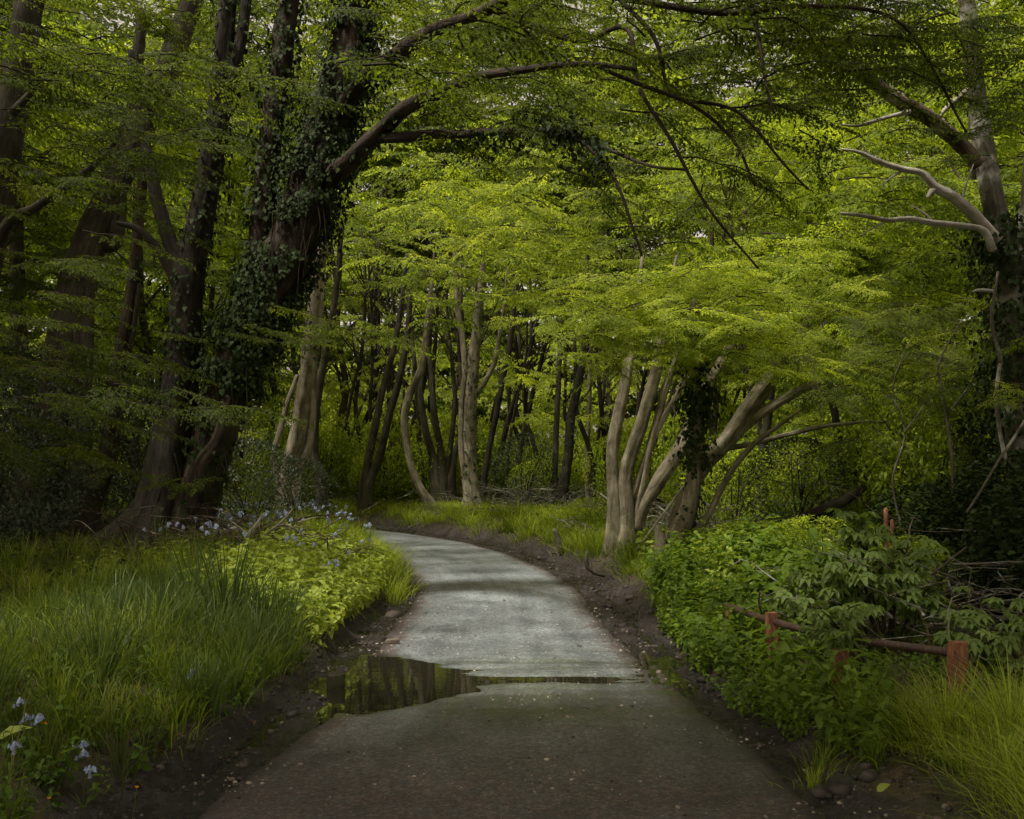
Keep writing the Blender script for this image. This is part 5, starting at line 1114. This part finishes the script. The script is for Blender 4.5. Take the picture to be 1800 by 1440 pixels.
for px, py, Y in [(72, 1250, 6.0), (60, 1262, 6.0), (84, 1268, 5.9), (40, 1235, 6.1), (352, 1185, 7.3), (344, 1192, 7.3), (230, 1150, 8), (148, 1372, 5.6), (133, 1360, 5.6), (45, 1370, 5.4), (175, 1402, 5.5), (228, 1135, 8.0)]:
    x = (px - 900) / F * Y; z = at(px, py, Y)[2] - .33; g = tz(x, Y)[0]
    plant("bluebell", BB[rng.integers(3)], x - .05, Y, max(g - .02, z), "pale bluebell in the shaded grass of the near left verge", "flower", "bluebells in the near left grass", .8, U(-.6, .6))
mb = MB(); f = 6; n = 5; a = np.arange(n) * 2 * PI / n
put(mb, stamp(leaf4(1, .9, -.3, .2), np.tile([[0, 0, .0]], (n, 1)).astype(float), basis(np.stack([np.cos(a), np.sin(a), np.full(n, .35)], -1), np.tile([0, 0, 1.], (n, 1))), np.full(n, .014), np.full(n, .5)))
tube(mb, [[0, 0, -.3], [.01, 0, -.15], [0, 0, 0]], [.0025, .002, .002], seg=4, M=6, mat=1); BC = mb.mesh("buttercup", [M_yellow, M_nettle])
for px, py, Y in [(82, 1274, 5.7), (162, 1208, 6.6), (78, 1272, 5.6), (365, 1195, 7.2), (181, 1200, 7), (240, 1385, 5.35), (86, 1405, 5.2), (362, 1200, 7.2)]:
    p = at(px, py, Y); plant("buttercup", BC, p[0], p[1], p[2], "tiny orange yellow buttercup in the near left grass", "flower", "buttercups in the near left grass", 1., 0)
for px, py, Y, s, lab in [(30, 1300, 5.5, 1.5, "single broad ribbed dock leaf low at the left edge"), (640, 1345, 6.1, .7, ""), (1575, 1392, 5.6, .9, "broad pale leaf lying in the grass at lower right")]:
    if not lab: continue
    mb = MB(); put(mb, stamp(leaf8(1, .45, .3, .15, .03), np.zeros((1, 3)), basis(np.array([[.8, .3, .5]]), np.array([[-.3, -.6, 1.]])), np.array([.11 * s]), np.array([.75]))); o = mb.build("dock_leaf", M_herb); p = at(px, py, Y); o.location = (p[0] - .1, p[1], max(p[2], tz(p[0], p[1])[0] + .02)); tag(o, lab, "leaf")

# ------------------------------------------------------------------ light, world, camera
SUN = 5.0
w = bpy.data.worlds.new("World"); S.world = w; w.use_nodes = True; nt = w.node_tree; bg = nt.nodes["Background"]
sky = nt.nodes.new("ShaderNodeTexSky"); sky.sky_type = 'NISHITA'; sky.sun_disc = False; sky.sun_elevation = math.radians(ELEV); sky.sun_rotation = math.radians(AZ); sky.air_density = 1.; sky.dust_density = 2.5
hs = nt.nodes.new("ShaderNodeMix"); hs.data_type = 'RGBA'; hs.blend_type = 'MULTIPLY'; hs.inputs[0].default_value = 1; hs.inputs[7].default_value = (1.2, 1.0, .76, 1)
hv = nt.nodes.new("ShaderNodeHueSaturation"); hv.inputs["Saturation"].default_value = .35; nt.links.new(sky.outputs[0], hv.inputs["Color"]); nt.links.new(hv.outputs[0], hs.inputs[6])
nt.links.new(hs.outputs[2], bg.inputs[0]); bg.inputs[1].default_value = .19
sun = bpy.data.lights.new("sun", 'SUN'); sun.energy = SUN; sun.angle = math.radians(6.); sun.color = (1, .95, .84)
so = bpy.data.objects.new("sun", sun); C.objects.link(so); so.rotation_euler = (math.radians(90 - ELEV), 0, -math.radians(AZ) + PI)
cam = bpy.data.cameras.new("camera"); cam.lens = 36; cam.sensor_width = 36; cam.clip_end = 2000
co = bpy.data.objects.new("camera", cam); C.objects.link(co); co.location = (0, 0, H); co.rotation_euler = (PI / 2 + TH, 0, 0); S.camera = co
S.view_settings.view_transform = 'Standard'; S.view_settings.look = 'None'; S.view_settings.exposure = 0; S.view_settings.gamma = 1
cy_ = S.cycles; cy_.max_bounces = 6; cy_.diffuse_bounces = 3; cy_.glossy_bounces = 3; cy_.transmission_bounces = 3; cy_.transparent_max_bounces = 4; cy_.sample_clamp_indirect = 4.; cy_.use_denoising = True; cy_.adaptive_threshold = .03; cy_.caustics_reflective = False; cy_.caustics_refractive = False
